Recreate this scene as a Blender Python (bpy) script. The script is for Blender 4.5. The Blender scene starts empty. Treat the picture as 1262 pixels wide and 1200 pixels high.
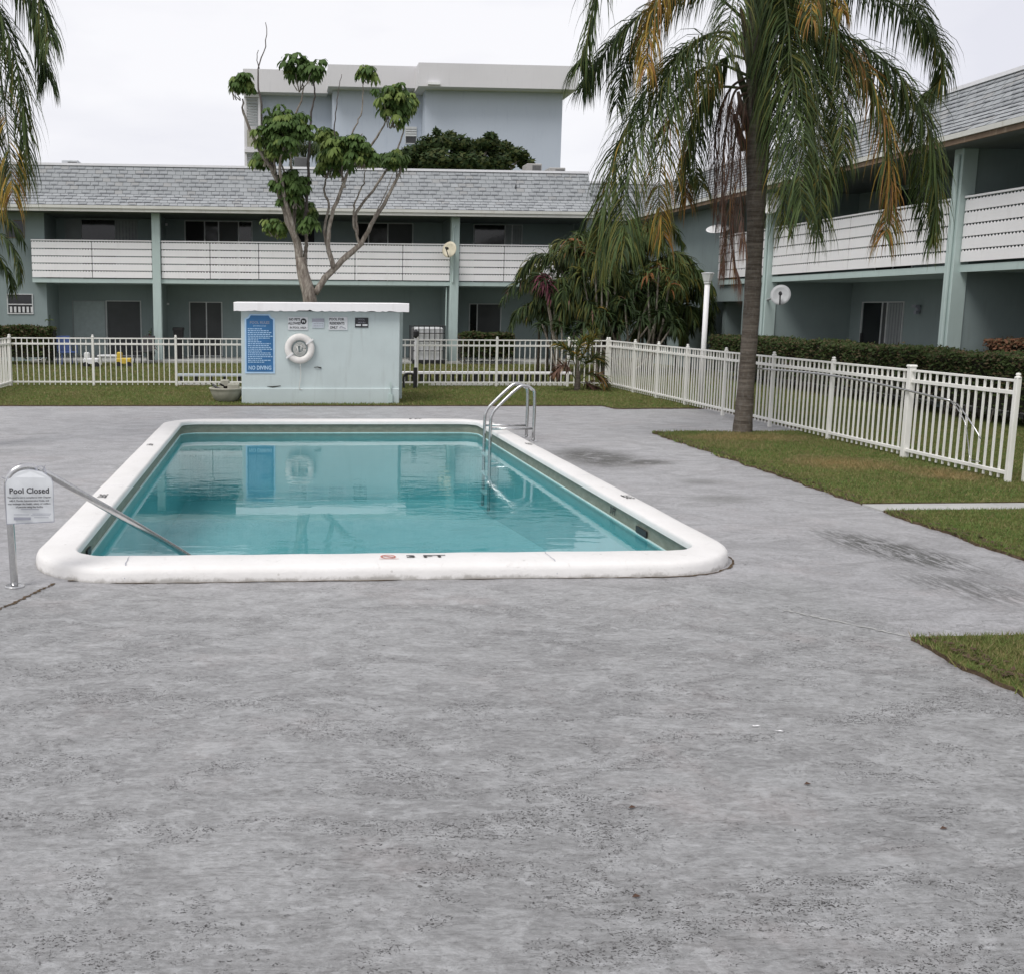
import bpy, bmesh, math, random
import numpy as np
from mathutils import Vector, Matrix, Euler
from mathutils.geometry import tessellate_polygon

random.seed(7)
rng = np.random.default_rng(7)
R = math.radians
S = bpy.context.scene
COL = S.collection

# ------------------------------------------------------------------ camera
F_PX, CX, CY = 1305.6, 435.67, 585.06
YAW, PITCH, ROLL = 0.0730527, 0.155156, 0.0069065
CAM = Vector((0, 0, 1.75))
_f = Vector((math.sin(YAW) * math.cos(PITCH), math.cos(YAW) * math.cos(PITCH), -math.sin(PITCH)))
_r0 = Vector((math.cos(YAW), -math.sin(YAW), 0))
_u0 = _r0.cross(_f)
_r = _r0 * math.cos(ROLL) + _u0 * math.sin(ROLL)
_u = -_r0 * math.sin(ROLL) + _u0 * math.cos(ROLL)
cd = bpy.data.cameras.new('camera')
cam = bpy.data.objects.new('camera', cd)
COL.objects.link(cam)
cd.sensor_fit = 'HORIZONTAL'
cd.sensor_width = 36.0
cd.lens = F_PX / 1262 * 36.0
cd.shift_x = (631 - CX) / 1262
cd.shift_y = (CY - 600) / 1262
cd.clip_start = 0.05
cd.clip_end = 2000
cam.matrix_world = Matrix(((_r.x, _u.x, -_f.x, CAM.x), (_r.y, _u.y, -_f.y, CAM.y), (_r.z, _u.z, -_f.z, CAM.z), (0, 0, 0, 1)))
S.camera = cam


def ray(x, y):
    return _f + _r * ((x - CX) / F_PX) - _u * ((y - CY) / F_PX)


def at(x, y, Y):
    d = ray(x, y)
    return CAM + d * (Y / d.y)


def atX(x, y, X):
    d = ray(x, y)
    return CAM + d * (X / d.x)


# ------------------------------------------------------------------ world, sun, exposure
SUN_EL, SUN_ROT = R(55), R(226)
world = bpy.data.worlds.new('World')
S.world = world
world.use_nodes = True
nt = world.node_tree
nt.nodes.clear()
wo = nt.nodes.new('ShaderNodeOutputWorld')
bg = nt.nodes.new('ShaderNodeBackground')
sky = nt.nodes.new('ShaderNodeTexSky')
sky.sky_type = 'NISHITA'
sky.sun_disc = False
sky.sun_elevation = SUN_EL
sky.sun_rotation = SUN_ROT
tc = nt.nodes.new('ShaderNodeTexCoord')
mp = nt.nodes.new('ShaderNodeMapping')
mp.inputs['Scale'].default_value = (1.0, 1.0, 3.2)
nz = nt.nodes.new('ShaderNodeTexNoise')
nz.inputs['Scale'].default_value = 2.3
nz.inputs['Detail'].default_value = 6
nz.inputs['Roughness'].default_value = 0.5
cr = nt.nodes.new('ShaderNodeValToRGB')
cr.color_ramp.elements[0].position = 0.36
cr.color_ramp.elements[0].color = (5.75, 5.75, 6.25, 1)
cr.color_ramp.elements[1].position = 0.6
cr.color_ramp.elements[1].color = (7.0, 6.95, 7.15, 1)
mx = nt.nodes.new('ShaderNodeMixRGB')
mx.inputs['Fac'].default_value = 0.95
nt.links.new(tc.outputs['Generated'], mp.inputs['Vector'])
nt.links.new(mp.outputs['Vector'], nz.inputs['Vector'])
nt.links.new(nz.outputs['Fac'], cr.inputs['Fac'])
nt.links.new(sky.outputs['Color'], mx.inputs['Color1'])
nt.links.new(cr.outputs['Color'], mx.inputs['Color2'])
nt.links.new(mx.outputs['Color'], bg.inputs['Color'])
bg.inputs['Strength'].default_value = 0.1
nt.links.new(bg.outputs['Background'], wo.inputs['Surface'])

sl = bpy.data.lights.new('sun', 'SUN')
sl.energy = 1.45
sl.angle = R(25)
sl.color = (1.0, 0.97, 0.93)
sun = bpy.data.objects.new('sun', sl)
COL.objects.link(sun)
# the sky texture's rotation runs clockwise from +Y
_sd = Vector((math.sin(SUN_ROT) * math.cos(SUN_EL), math.cos(SUN_ROT) * math.cos(SUN_EL), math.sin(SUN_EL)))
sun.rotation_euler = _sd.to_track_quat('Z', 'Y').to_euler()

S.view_settings.view_transform = 'Standard'
S.view_settings.look = 'None'
S.view_settings.exposure = 0.5
S.view_settings.gamma = 1.0
S.view_settings.use_curve_mapping = False
S.render.engine = 'CYCLES'
S.cycles.transparent_max_bounces = 16
S.cycles.max_bounces = 8

# ------------------------------------------------------------------ materials
MATS = {}


class NG:
    """small node helper"""
    def __init__(self, name):
        self.m = bpy.data.materials.new(name)
        self.m.use_nodes = True
        self.t = self.m.node_tree
        self.t.nodes.clear()
        self.out = self.n('OutputMaterial')
        self.tc = self.n('TexCoord')
        self.geo = None
        MATS[name] = self.m

    def n(self, kind, **kw):
        nd = self.t.nodes.new('ShaderNode' + kind)
        for k, v in kw.items():
            setattr(nd, k, v)
        return nd

    def l(self, a, b):
        self.t.links.new(a, b)

    def pos(self, scale=(1, 1, 1), rot=(0, 0, 0), loc=(0, 0, 0), obj=False):
        if obj:
            src = self.tc.outputs['Object']
        else:
            if not self.geo:
                self.geo = self.n('NewGeometry')
            src = self.geo.outputs['Position']
        m = self.n('Mapping')
        m.inputs['Scale'].default_value = scale
        m.inputs['Rotation'].default_value = rot
        m.inputs['Location'].default_value = loc
        self.l(src, m.inputs['Vector'])
        return m.outputs['Vector']

    def noise(self, vec, scale, detail=4, rough=0.55, dist=0.0):
        x = self.n('TexNoise')
        x.inputs['Scale'].default_value = scale
        x.inputs['Detail'].default_value = detail
        x.inputs['Roughness'].default_value = rough
        x.inputs['Distortion'].default_value = dist
        self.l(vec, x.inputs['Vector'])
        return x.outputs['Fac']

    def voro(self, vec, scale, feature='F1'):
        x = self.n('TexVoronoi', feature=feature)
        x.inputs['Scale'].default_value = scale
        self.l(vec, x.inputs['Vector'])
        return x.outputs['Distance']

    def ramp(self, fac, stops):
        x = self.n('ValToRGB')
        e = x.color_ramp.elements
        while len(e) < len(stops):
            e.new(0.5)
        for i, (p, c) in enumerate(stops):
            e[i].position = p
            e[i].color = c if len(c) == 4 else (*c, 1)
        self.l(fac, x.inputs['Fac'])
        return x.outputs['Color']

    def rng(self, fac, a, b, c=0.0, d=1.0):
        x = self.n('MapRange', interpolation_type='SMOOTHSTEP')
        x.inputs['From Min'].default_value = a
        x.inputs['From Max'].default_value = b
        x.inputs['To Min'].default_value = c
        x.inputs['To Max'].default_value = d
        self.l(fac, x.inputs['Value'])
        return x.outputs['Result']

    def math(self, op, a, b=None):
        x = self.n('Math', operation=op)
        for i, v in enumerate((a, b)):
            if v is None:
                continue
            if isinstance(v, (int, float)):
                x.inputs[i].default_value = v
            else:
                self.l(v, x.inputs[i])
        return x.outputs[0]

    def mix(self, fac, a, b, mode='MIX'):
        x = self.n('MixRGB', blend_type=mode)
        for i, v in zip(('Fac', 'Color1', 'Color2'), (fac, a, b)):
            if isinstance(v, (int, float)):
                x.inputs[i].default_value = v
            elif isinstance(v, tuple):
                x.inputs[i].default_value = (*v, 1) if len(v) == 3 else v
            else:
                self.l(v, x.inputs[i])
        return x.outputs['Color']

    def ellipse(self, cx, cy, rx, ry, ang=0.0, soft=0.6):
        """1 inside an ellipse on the ground, 0 outside"""
        m = self.n('Mapping', vector_type='TEXTURE')
        if not self.geo:
            self.geo = self.n('NewGeometry')
        m.inputs['Location'].default_value = (cx, cy, 0)
        m.inputs['Rotation'].default_value = (0, 0, ang)
        m.inputs['Scale'].default_value = (rx, ry, 1)
        self.l(self.geo.outputs['Position'], m.inputs['Vector'])
        ln = self.n('VectorMath', operation='LENGTH')
        self.l(m.outputs['Vector'], ln.inputs[0])
        return self.rng(ln.outputs['Value'], soft, 1.0, 1.0, 0.0)

    def done(self, color, rough=0.7, bump=None, bstr=0.2, bdist=0.01, metal=0.0, spec=0.5, trans=0.0):
        p = self.n('BsdfPrincipled')
        if isinstance(color, tuple):
            p.inputs['Base Color'].default_value = (*color, 1)
        else:
            self.l(color, p.inputs['Base Color'])
        if isinstance(rough, (int, float)):
            p.inputs['Roughness'].default_value = rough
        else:
            self.l(rough, p.inputs['Roughness'])
        p.inputs['Metallic'].default_value = metal
        p.inputs['Specular IOR Level'].default_value = spec
        if bump is not None:
            b = self.n('Bump')
            b.inputs['Strength'].default_value = bstr
            b.inputs['Distance'].default_value = bdist
            self.l(bump, b.inputs['Height'])
            self.l(b.outputs['Normal'], p.inputs['Normal'])
        if trans > 0:
            tr = self.n('BsdfTranslucent')
            if isinstance(color, tuple):
                tr.inputs['Color'].default_value = (*color, 1)
            else:
                self.l(color, tr.inputs['Color'])
            ms = self.n('MixShader')
            ms.inputs['Fac'].default_value = trans
            self.l(p.outputs[0], ms.inputs[1])
            self.l(tr.outputs[0], ms.inputs[2])
            self.l(ms.outputs[0], self.out.inputs['Surface'])
        else:
            self.l(p.outputs[0], self.out.inputs['Surface'])
        return self.m


def painted(name, col, var=0.12, scale=1.5, rough=0.6, dirt=(0.12, 0.11, 0.09), dirt_amt=0.25, bscale=90, bstr=0.15, metal=0.0, streak=True, spec=0.4):
    g = NG(name)
    n1 = g.noise(g.pos((1, 1, 1)), scale, 5, 0.6)
    lo = tuple(c * (1 - var) for c in col)
    hi = tuple(min(1, c * (1 + var)) for c in col)
    c = g.ramp(n1, [(0.3, lo), (0.7, hi)])
    v = g.pos((6, 6, 0.7)) if streak else g.pos((3, 3, 3))
    n2 = g.noise(v, 1.3, 6, 0.65)
    c = g.mix(g.rng(n2, 0.52, 0.8, 0, dirt_amt), c, dirt)
    b = g.noise(g.pos(), bscale, 3, 0.6)
    return g.done(c, rough, b, bstr, 0.004, metal, spec)


def flat(name, col, rough=0.6, metal=0.0, spec=0.5, var=0.08, scale=8):
    g = NG(name)
    n = g.noise(g.pos(), scale, 3)
    c = g.ramp(n, [(0.3, tuple(x * (1 - var) for x in col)), (0.7, tuple(min(1, x * (1 + var)) for x in col))])
    return g.done(c, rough, None, metal=metal, spec=spec)


def leafmat(name, a, b, rough=0.6, trans=0.25, scale=3.0):
    g = NG(name)
    n = g.noise(g.pos(), scale, 4, 0.7)
    c = g.ramp(n, [(0.3, a), (0.7, b)])
    return g.done(c, rough, None, spec=0.18, trans=trans)


# --- deck: worn grey paint on pitted, trowelled concrete
g = NG('deck_concrete')
base = g.noise(g.pos((1, 1, 1)), 0.55, 6, 0.62)
col = g.ramp(base, [(0.3, (0.41, 0.408, 0.424)), (0.5, (0.445, 0.442, 0.458)), (0.72, (0.475, 0.471, 0.487))])
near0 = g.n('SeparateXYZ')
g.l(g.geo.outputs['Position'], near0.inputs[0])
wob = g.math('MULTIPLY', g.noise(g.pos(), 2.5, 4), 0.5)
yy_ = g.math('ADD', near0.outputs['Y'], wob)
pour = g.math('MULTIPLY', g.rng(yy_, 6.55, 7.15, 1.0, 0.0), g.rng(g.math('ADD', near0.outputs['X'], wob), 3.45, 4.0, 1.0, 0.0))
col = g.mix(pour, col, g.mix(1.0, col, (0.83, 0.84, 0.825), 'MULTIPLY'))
sw = g.noise(g.pos((0.8, 1.25, 1), (0, 0, 0.5)), 2.6, 9, 0.74, 1.3)           # trowel sweeps
col = g.mix(g.rng(sw, 0.38, 0.62, 0, 0.85), g.mix(1.0, col, (0.80, 0.795, 0.79), 'MULTIPLY'), g.mix(1.0, col, (1.14, 1.14, 1.14), 'MULTIPLY'))
pk = g.noise(g.pos(), 0.9, 5, 0.7)
col = g.mix(g.rng(pk, 0.52, 0.7, 0, 0.3), col, (0.46, 0.40, 0.395))              # pinkish worn paint
fine = g.noise(g.pos((0.9, 1.2, 1), (0, 0, 0.35)), 30, 6, 0.74)
col = g.mix(g.rng(fine, 0.40, 0.60, 0, 0.65), g.mix(1.0, col, (0.74, 0.74, 0.73), 'MULTIPLY'), g.mix(1.0, col, (1.09, 1.09, 1.09), 'MULTIPLY'))
mo = g.noise(g.pos((0.9, 1.3, 1), (0, 0, 0.5)), 7, 8, 0.8, 0.6)
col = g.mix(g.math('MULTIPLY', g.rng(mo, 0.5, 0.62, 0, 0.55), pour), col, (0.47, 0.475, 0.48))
br = g.noise(g.pos((1.0, 5.5, 1), (0, 0, 0.42)), 5.5, 8, 0.78, 2.2)
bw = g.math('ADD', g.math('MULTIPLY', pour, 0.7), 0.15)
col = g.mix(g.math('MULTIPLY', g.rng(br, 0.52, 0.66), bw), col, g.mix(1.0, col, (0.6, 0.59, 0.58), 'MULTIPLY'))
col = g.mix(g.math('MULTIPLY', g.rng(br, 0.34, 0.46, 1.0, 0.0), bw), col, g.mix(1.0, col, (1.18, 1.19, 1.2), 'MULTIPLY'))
# pits
dn = g.n('TexNoise')
dn.inputs['Scale'].default_value = 34
dn.inputs['Detail'].default_value = 4
g.l(g.geo.outputs['Position'], dn.inputs['Vector'])
dsc = g.n('VectorMath', operation='SCALE')
dsc.inputs['Scale'].default_value = 0.075
g.l(dn.outputs['Color'], dsc.inputs[0])
dv = g.n('VectorMath', operation='ADD')
g.l(g.pos((1, 1.5, 1), (0, 0, 0.35)), dv.inputs[0])
g.l(dsc.outputs[0], dv.inputs[1])
pv = g.voro(dv.outputs[0], 74)
near = g.n('SeparateXYZ')
g.l(g.geo.outputs['Position'], near.inputs[0])
nearf = g.rng(near.outputs['Y'], 3.5, 8.0, 1.0, 0.12)
patch = g.rng(g.noise(g.pos((0.8, 1.6, 1), (0, 0, 0.45)), 1.3, 9, 0.82, 1.6), 0.49, 0.60)
pit = g.math('MULTIPLY', g.rng(pv, 0.22, 0.40, 1.0, 0.0), g.math('MULTIPLY', patch, nearf))
dv2 = g.n('VectorMath', operation='ADD')
g.l(g.pos((1.2, 1.8, 1), (0, 0, 0.3)), dv2.inputs[0])
g.l(dsc.outputs[0], dv2.inputs[1])
pv2 = g.voro(dv2.outputs[0], 36)
pit2 = g.math('MULTIPLY', g.rng(pv2, 0.16, 0.28, 1.0, 0.0), g.rng(g.noise(g.pos((0.8, 1.4, 1), (0, 0, 0.3)), 2.0, 8, 0.8, 1.0), 0.54, 0.60))
col = g.mix(g.math('MULTIPLY', pit, 0.95), col, (0.06, 0.052, 0.05))
col = g.mix(g.math('MULTIPLY', pit2, 0.85), col, (0.045, 0.042, 0.042))
# shaped stains: algae patch by the pool, streaks by the lawn, small blots
stk = g.rng(g.noise(g.pos((1.3, 3.2, 1), (0, 0, 0.18)), 3.0, 8, 0.78, 1.0), 0.28, 0.42)
e1 = g.ellipse(3.85, 12.4, 0.7, 1.2, 0.0, 0.3)
e1b = g.ellipse(4.25, 12.0, 0.65, 0.35, 0.0, 0.2)
e2 = g.ellipse(4.6, 7.4, 0.42, 1.1, 0.25, 0.3)
e2b = g.ellipse(4.45, 6.35, 0.45, 0.7, 0.4, 0.2)
e3 = g.ellipse(4.2, 9.6, 0.45, 0.35, 0.0, 0.2)
e4 = g.ellipse(4.4, 10.6, 0.35, 0.25, 0.0, 0.2)
stk2 = g.rng(g.noise(g.pos((9, 1.3, 1), (0, 0, -0.42)), 3.2, 9, 0.82, 0.7), 0.45, 0.53)
m1 = g.math('MULTIPLY', g.math('MAXIMUM', e1, e1b), g.math('MULTIPLY', stk, g.rng(g.noise(g.pos((1.6, 4.5, 1), (0, 0, 0.1)), 3.2, 9, 0.85, 0.9), 0.42, 0.50, 0.2, 1.0)))
m2 = g.math('MULTIPLY', g.math('MAXIMUM', e2, g.math('MULTIPLY', e2b, 0.7)), stk2)
m3 = g.math('MULTIPLY', g.math('MAXIMUM', e3, e4), g.math('MULTIPLY', stk, 0.6))
col = g.mix(g.math('MULTIPLY', m1, 0.95), col, (0.055, 0.053, 0.045))
col = g.mix(g.math('MULTIPLY', m2, 0.92), col, (0.055, 0.055, 0.05))
col = g.mix(g.math('MULTIPLY', m3, 0.8), col, (0.12, 0.12, 0.11))
sp = g.rng(g.voro(g.pos(), 3.1), 0.018, 0.03, 1.0, 0.0)
col = g.mix(g.math('MULTIPLY', sp, 0.8), col, (0.04, 0.035, 0.03))
h = g.math('SUBTRACT', g.math('ADD', g.math('MULTIPLY', sw, 0.6), g.math('MULTIPLY', fine, 0.55)), g.math('ADD', g.math('MULTIPLY', pit, 0.6), g.math('MULTIPLY', pit2, 0.6)))
rr = g.rng(sw, 0.3, 0.7, 0.44, 0.3)
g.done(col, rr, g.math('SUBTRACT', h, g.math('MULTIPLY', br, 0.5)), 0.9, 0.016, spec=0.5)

# grass ground and blades
g = NG('lawn_soil')
n1 = g.noise(g.pos(), 1.1, 6, 0.7)
n2 = g.noise(g.pos(), 14, 6, 0.75)
c = g.ramp(n1, [(0.32, (0.095, 0.12, 0.036)), (0.52, (0.14, 0.16, 0.05)), (0.7, (0.19, 0.165, 0.07))])
c = g.mix(g.rng(n2, 0.4, 0.66, 0, 0.75), g.mix(1.0, c, (0.5, 0.5, 0.45), 'MULTIPLY'), g.mix(1.0, c, (1.35, 1.35, 1.3), 'MULTIPLY'))
g.done(c, 0.95, n2, 0.8, 0.04, spec=0.1)
g = NG('bare_soil')
n2 = g.noise(g.pos(), 22, 6, 0.75)
g.done(g.ramp(n2, [(0.35, (0.06, 0.042, 0.028)), (0.6, (0.13, 0.095, 0.062)), (0.75, (0.2, 0.15, 0.1))]), 0.95, n2, 0.8, 0.02, spec=0.1)


def grassmat(name, a, b, tan, amt):
    g = NG(name)
    n1 = g.noise(g.pos(), 0.9, 5, 0.7)
    n2 = g.noise(g.pos(), 9, 4, 0.7)
    c = g.ramp(n2, [(0.3, a), (0.7, b)])
    c = g.mix(g.rng(n1, 0.45, 0.62, 0, amt), c, tan)
    d = g.math('MAXIMUM', g.ellipse(6.5, 11.6, 0.8, 0.7, 0, 0.1), g.ellipse(7.2, 10.8, 0.5, 0.6, 0, 0.1))
    d = g.math('MAXIMUM', d, g.math('MULTIPLY', g.ellipse(6.4, 14.2, 1.0, 0.65, 0, 0.1), 0.9))
    d = g.math('MULTIPLY', d, g.rng(n2, 0.36, 0.6, 0.35, 1.0))
    c = g.mix(g.math('MULTIPLY', d, 0.95), c, (0.36, 0.26, 0.12))
    return g.done(c, 0.6, None, spec=0.25, trans=0.25)


grassmat('grass_green', (0.09, 0.15, 0.035), (0.17, 0.255, 0.07), (0.17, 0.165, 0.055), 0.45)
grassmat('grass_olive', (0.14, 0.165, 0.045), (0.25, 0.265, 0.09), (0.25, 0.21, 0.095), 0.7)
grassmat('grass_straw', (0.21, 0.175, 0.08), (0.34, 0.28, 0.14), (0.3, 0.24, 0.13), 0.5)

painted('wall_teal', (0.25, 0.305, 0.305), 0.08, 0.8, 0.75, dirt=(0.16, 0.17, 0.15), dirt_amt=0.25)
painted('trim_aqua', (0.47, 0.57, 0.55), 0.06, 1.0, 0.6, dirt=(0.2, 0.22, 0.2), dirt_amt=0.3)
painted('pump_house_paint', (0.51, 0.585, 0.585), 0.05, 1.8, 0.7, dirt=(0.3, 0.33, 0.32), dirt_amt=0.35)
painted('white_paint', (0.89, 0.88, 0.885), 0.02, 2, 0.45, dirt=(0.5, 0.48, 0.45), dirt_amt=0.2)
painted('fence_white', (0.79, 0.78, 0.74), 0.04, 2, 0.4, dirt=(0.42, 0.42, 0.3), dirt_amt=0.4)
g = NG('coping_white')
n1 = g.noise(g.pos(), 2.5, 5, 0.6)
c = g.ramp(n1, [(0.3, (0.70, 0.685, 0.665)), (0.7, (0.76, 0.745, 0.73))])
scf = g.noise(g.pos((2, 1, 3)), 5, 8, 0.78, 0.8)
c = g.mix(g.rng(scf, 0.56, 0.72, 0, 0.5), c, (0.48, 0.46, 0.43))
sz = g.n('SeparateXYZ')
g.l(g.geo.outputs['Position'], sz.inputs[0])
gr = g.math('ADD', sz.outputs['Z'], g.math('MULTIPLY', g.math('SUBTRACT', g.noise(g.pos(), 6, 6, 0.75), 0.5), 0.12))
c = g.mix(g.rng(gr, 0.0, 0.035, 0.75, 0.0), c, (0.3, 0.285, 0.26))
chp = g.rng(g.voro(g.pos((1, 1, 1)), 5), 0.035, 0.06, 1.0, 0.0)
c = g.mix(g.math('MULTIPLY', chp, 0.45), c, (0.35, 0.33, 0.3))
g.done(c, 0.55, g.math('ADD', g.noise(g.pos(), 14, 5, 0.6), g.math('MULTIPLY', scf, 0.8)), 0.35, 0.012, spec=0.35)
painted('fascia_brown', (0.2, 0.14, 0.095), 0.2, 2.5, 0.8, dirt=(0.4, 0.34, 0.26), dirt_amt=0.6)
painted('gutter_cream', (0.62, 0.62, 0.58), 0.08, 1.3, 0.6, dirt=(0.33, 0.28, 0.2), dirt_amt=0.5)
painted('far_fascia', (0.64, 0.63, 0.645), 0.04, 0.3, 0.8, dirt=(0.4, 0.4, 0.42), dirt_amt=0.3, bscale=5)
painted('far_wall', (0.48, 0.53, 0.61), 0.04, 0.25, 0.85, dirt=(0.33, 0.38, 0.48), dirt_amt=0.4, bscale=5)
painted('roof_edge_white', (0.75, 0.75, 0.77), 0.04, 2, 0.5, dirt=(0.5, 0.5, 0.5), dirt_amt=0.3)
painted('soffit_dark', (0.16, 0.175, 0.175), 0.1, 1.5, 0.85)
painted('concrete_path', (0.40, 0.40, 0.385), 0.12, 2.5, 0.85, dirt=(0.2, 0.19, 0.17), dirt_amt=0.4, streak=False)
for nm, c in (('shingle_light', (0.335, 0.35, 0.36)), ('shingle_mid', (0.305, 0.32, 0.33)), ('shingle_tab_shade', (0.20, 0.21, 0.222)), ('shingle_tan', (0.315, 0.32, 0.32))):
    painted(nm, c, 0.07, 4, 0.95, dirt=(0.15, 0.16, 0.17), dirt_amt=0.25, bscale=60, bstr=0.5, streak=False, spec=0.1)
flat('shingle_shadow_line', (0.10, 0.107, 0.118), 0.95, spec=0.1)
flat('frame_white', (0.62, 0.63, 0.63), 0.45)
flat('frame_dark', (0.07, 0.07, 0.07), 0.5)
flat('shutter_grey', (0.30, 0.32, 0.325), 0.6, var=0.12, scale=2)
flat('door_panel', (0.34, 0.40, 0.40), 0.6)
flat('screen_grey', (0.065, 0.068, 0.07), 0.7, var=0.2, scale=1.2)
flat('dark_interior', (0.012, 0.012, 0.013), 0.8)
g = NG('window_glass')
n = g.noise(g.pos(), 1.3, 3)
g.done(g.ramp(n, [(0.35, (0.008, 0.009, 0.01)), (0.7, (0.03, 0.032, 0.034))]), 0.06, g.noise(g.pos(), 2.5, 2), 0.05, 0.02, spec=0.5)
flat('curtain', (0.24, 0.25, 0.26), 0.9, var=0.2)
g = NG('steel')
n = g.noise(g.pos(), 30, 3)
g.done(g.ramp(n, [(0.3, (0.5, 0.5, 0.51)), (0.7, (0.6, 0.6, 0.59))]), 0.24, None, metal=1.0)
flat('black_plastic', (0.015, 0.015, 0.016), 0.5)
flat('black_metal', (0.02, 0.02, 0.022), 0.5)
flat('beige_dish', (0.6, 0.55, 0.42), 0.5)
flat('grey_dish', (0.42, 0.43, 0.44), 0.5)
flat('white_plastic', (0.78, 0.78, 0.78), 0.4)
flat('life_ring_white', (0.74, 0.72, 0.69), 0.5)
flat('rope_white', (0.6, 0.6, 0.57), 0.8)
flat('sign_white', (0.62, 0.64, 0.66), 0.5)
flat('sign_pale', (0.5, 0.55, 0.6), 0.4)
flat('sign_black', (0.02, 0.02, 0.025), 0.5)
flat('sign_grey', (0.3, 0.31, 0.36), 0.5)
flat('sign_blue', (0.03, 0.14, 0.32), 0.45, var=0.12, scale=3)
flat('sign_text_blue', (0.42, 0.60, 0.78), 0.5)
flat('marker_black', (0.03, 0.03, 0.03), 0.6)
flat('marker_red', (0.5, 0.16, 0.12), 0.6)
flat('ac_metal', (0.38, 0.37, 0.35), 0.6)
flat('ac_grille', (0.11, 0.11, 0.11), 0.7)
flat('wood_board', (0.2, 0.16, 0.12), 0.8)
flat('toy_yellow', (0.6, 0.42, 0.05), 0.5)
flat('toy_blue', (0.05, 0.09, 0.25), 0.5)
flat('planter_tan', (0.36, 0.35, 0.29), 0.75, var=0.15)
flat('tank_white', (0.62, 0.63, 0.64), 0.45)
flat('rust_red', (0.2, 0.07, 0.04), 0.8)
flat('lamp_acrylic', (0.66, 0.67, 0.66), 0.35)
flat('brown_hedge', (0.12, 0.06, 0.035), 0.9, var=0.3)

# pool
g = NG('pool_plaster')
n = g.noise(g.pos(), 1.6, 5, 0.6)
g.done(g.ramp(n, [(0.3, (0.34, 0.60, 0.625)), (0.7, (0.43, 0.69, 0.71))]), 0.7)
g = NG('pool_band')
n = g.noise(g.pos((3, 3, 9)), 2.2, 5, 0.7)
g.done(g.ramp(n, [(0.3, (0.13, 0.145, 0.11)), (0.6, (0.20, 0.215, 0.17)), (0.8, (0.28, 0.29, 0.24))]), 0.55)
flat('waterline_trim', (0.5, 0.68, 0.68), 0.6)
g = NG('pool_water')
v = g.pos((0.75, 1.7, 1), (0, 0, 0.1))
rip = g.math('ADD', g.noise(v, 3.2, 3, 0.5, 0.6), g.math('MULTIPLY', g.noise(v, 14, 2, 0.5), 0.12))
calm = g.rng(g.noise(g.pos((0.5, 1.1, 1)), 0.55, 2, 0.5), 0.38, 0.6, 0.15, 1.0)
bmp = g.n('Bump')
bmp.inputs['Distance'].default_value = 0.012
g.l(g.math('MULTIPLY', calm, 0.2), bmp.inputs['Strength'])
g.l(rip, bmp.inputs['Height'])
fr = g.n('Fresnel')
fr.inputs['IOR'].default_value = 1.333
g.l(bmp.outputs['Normal'], fr.inputs['Normal'])
gl = g.n('BsdfGlossy')
gl.inputs['Roughness'].default_value = 0.015
gl.inputs['Color'].default_value = (0.93, 0.98, 0.98, 1)
g.l(bmp.outputs['Normal'], gl.inputs['Normal'])
tp = g.n('BsdfTransparent')
tp.inputs['Color'].default_value = (0.53, 0.745, 0.765, 1)
ms = g.n('MixShader')
g.l(fr.outputs[0], ms.inputs['Fac'])
g.l(tp.outputs[0], ms.inputs[1])
g.l(gl.outputs[0], ms.inputs[2])
g.l(ms.outputs[0], g.out.inputs['Surface'])

# vegetation
leafmat('palm_green', (0.05, 0.082, 0.026), (0.11, 0.15, 0.05))
leafmat('palm_dark', (0.025, 0.042, 0.018), (0.05, 0.075, 0.03))
leafmat('palm_olive', (0.085, 0.092, 0.022), (0.14, 0.135, 0.035))
leafmat('palm_yellow', (0.30, 0.20, 0.035), (0.42, 0.27, 0.06))
leafmat('palm_orange', (0.24, 0.125, 0.035), (0.34, 0.18, 0.06))
leafmat('palm_dead', (0.10, 0.055, 0.04), (0.2, 0.12, 0.09), trans=0.1)
leafmat('umbrella_leaf', (0.05, 0.095, 0.026), (0.11, 0.175, 0.05))
leafmat('umbrella_leaf_pale', (0.13, 0.19, 0.05), (0.22, 0.28, 0.08))
leafmat('tree_dark_leaf', (0.02, 0.038, 0.013), (0.05, 0.08, 0.026))
leafmat('tree_olive_leaf', (0.05, 0.065, 0.02), (0.085, 0.1, 0.03))
leafmat('hedge_leaf', (0.03, 0.05, 0.015), (0.07, 0.1, 0.03), scale=5)
leafmat('hedge_leaf_dry', (0.08, 0.07, 0.035), (0.14, 0.1, 0.055), scale=5)
leafmat('ti_purple', (0.09, 0.025, 0.04), (0.2, 0.07, 0.09))
leafmat('croton_rust', (0.2, 0.07, 0.03), (0.3, 0.13, 0.05))
leafmat('areca_green', (0.04, 0.08, 0.02), (0.1, 0.16, 0.04))
g = NG('palm_bark')
ring_ = g.noise(g.pos((1.2, 1.2, 14)), 2.0, 5, 0.65, 0.3)
n = g.noise(g.pos((8, 8, 5)), 3, 6, 0.7)
c = g.ramp(ring_, [(0.3, (0.055, 0.045, 0.036)), (0.5, (0.11, 0.092, 0.076)), (0.7, (0.18, 0.155, 0.13))])
c = g.mix(g.rng(n, 0.45, 0.7, 0, 0.4), c, (0.21, 0.2, 0.185))
g.done(c, 0.9, g.math('ADD', ring_, g.math('MULTIPLY', n, 0.5)), 0.7, 0.02, spec=0.15)
g = NG('tree_bark')
n = g.noise(g.pos((5, 5, 1.5)), 4, 6, 0.7)
g.done(g.ramp(n, [(0.3, (0.10, 0.08, 0.065)), (0.5, (0.23, 0.20, 0.17)), (0.68, (0.40, 0.37, 0.32))]), 0.9, n, 0.6, 0.02, spec=0.15)
flat('dead_twig', (0.09, 0.075, 0.07), 0.9, var=0.3)
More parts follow.
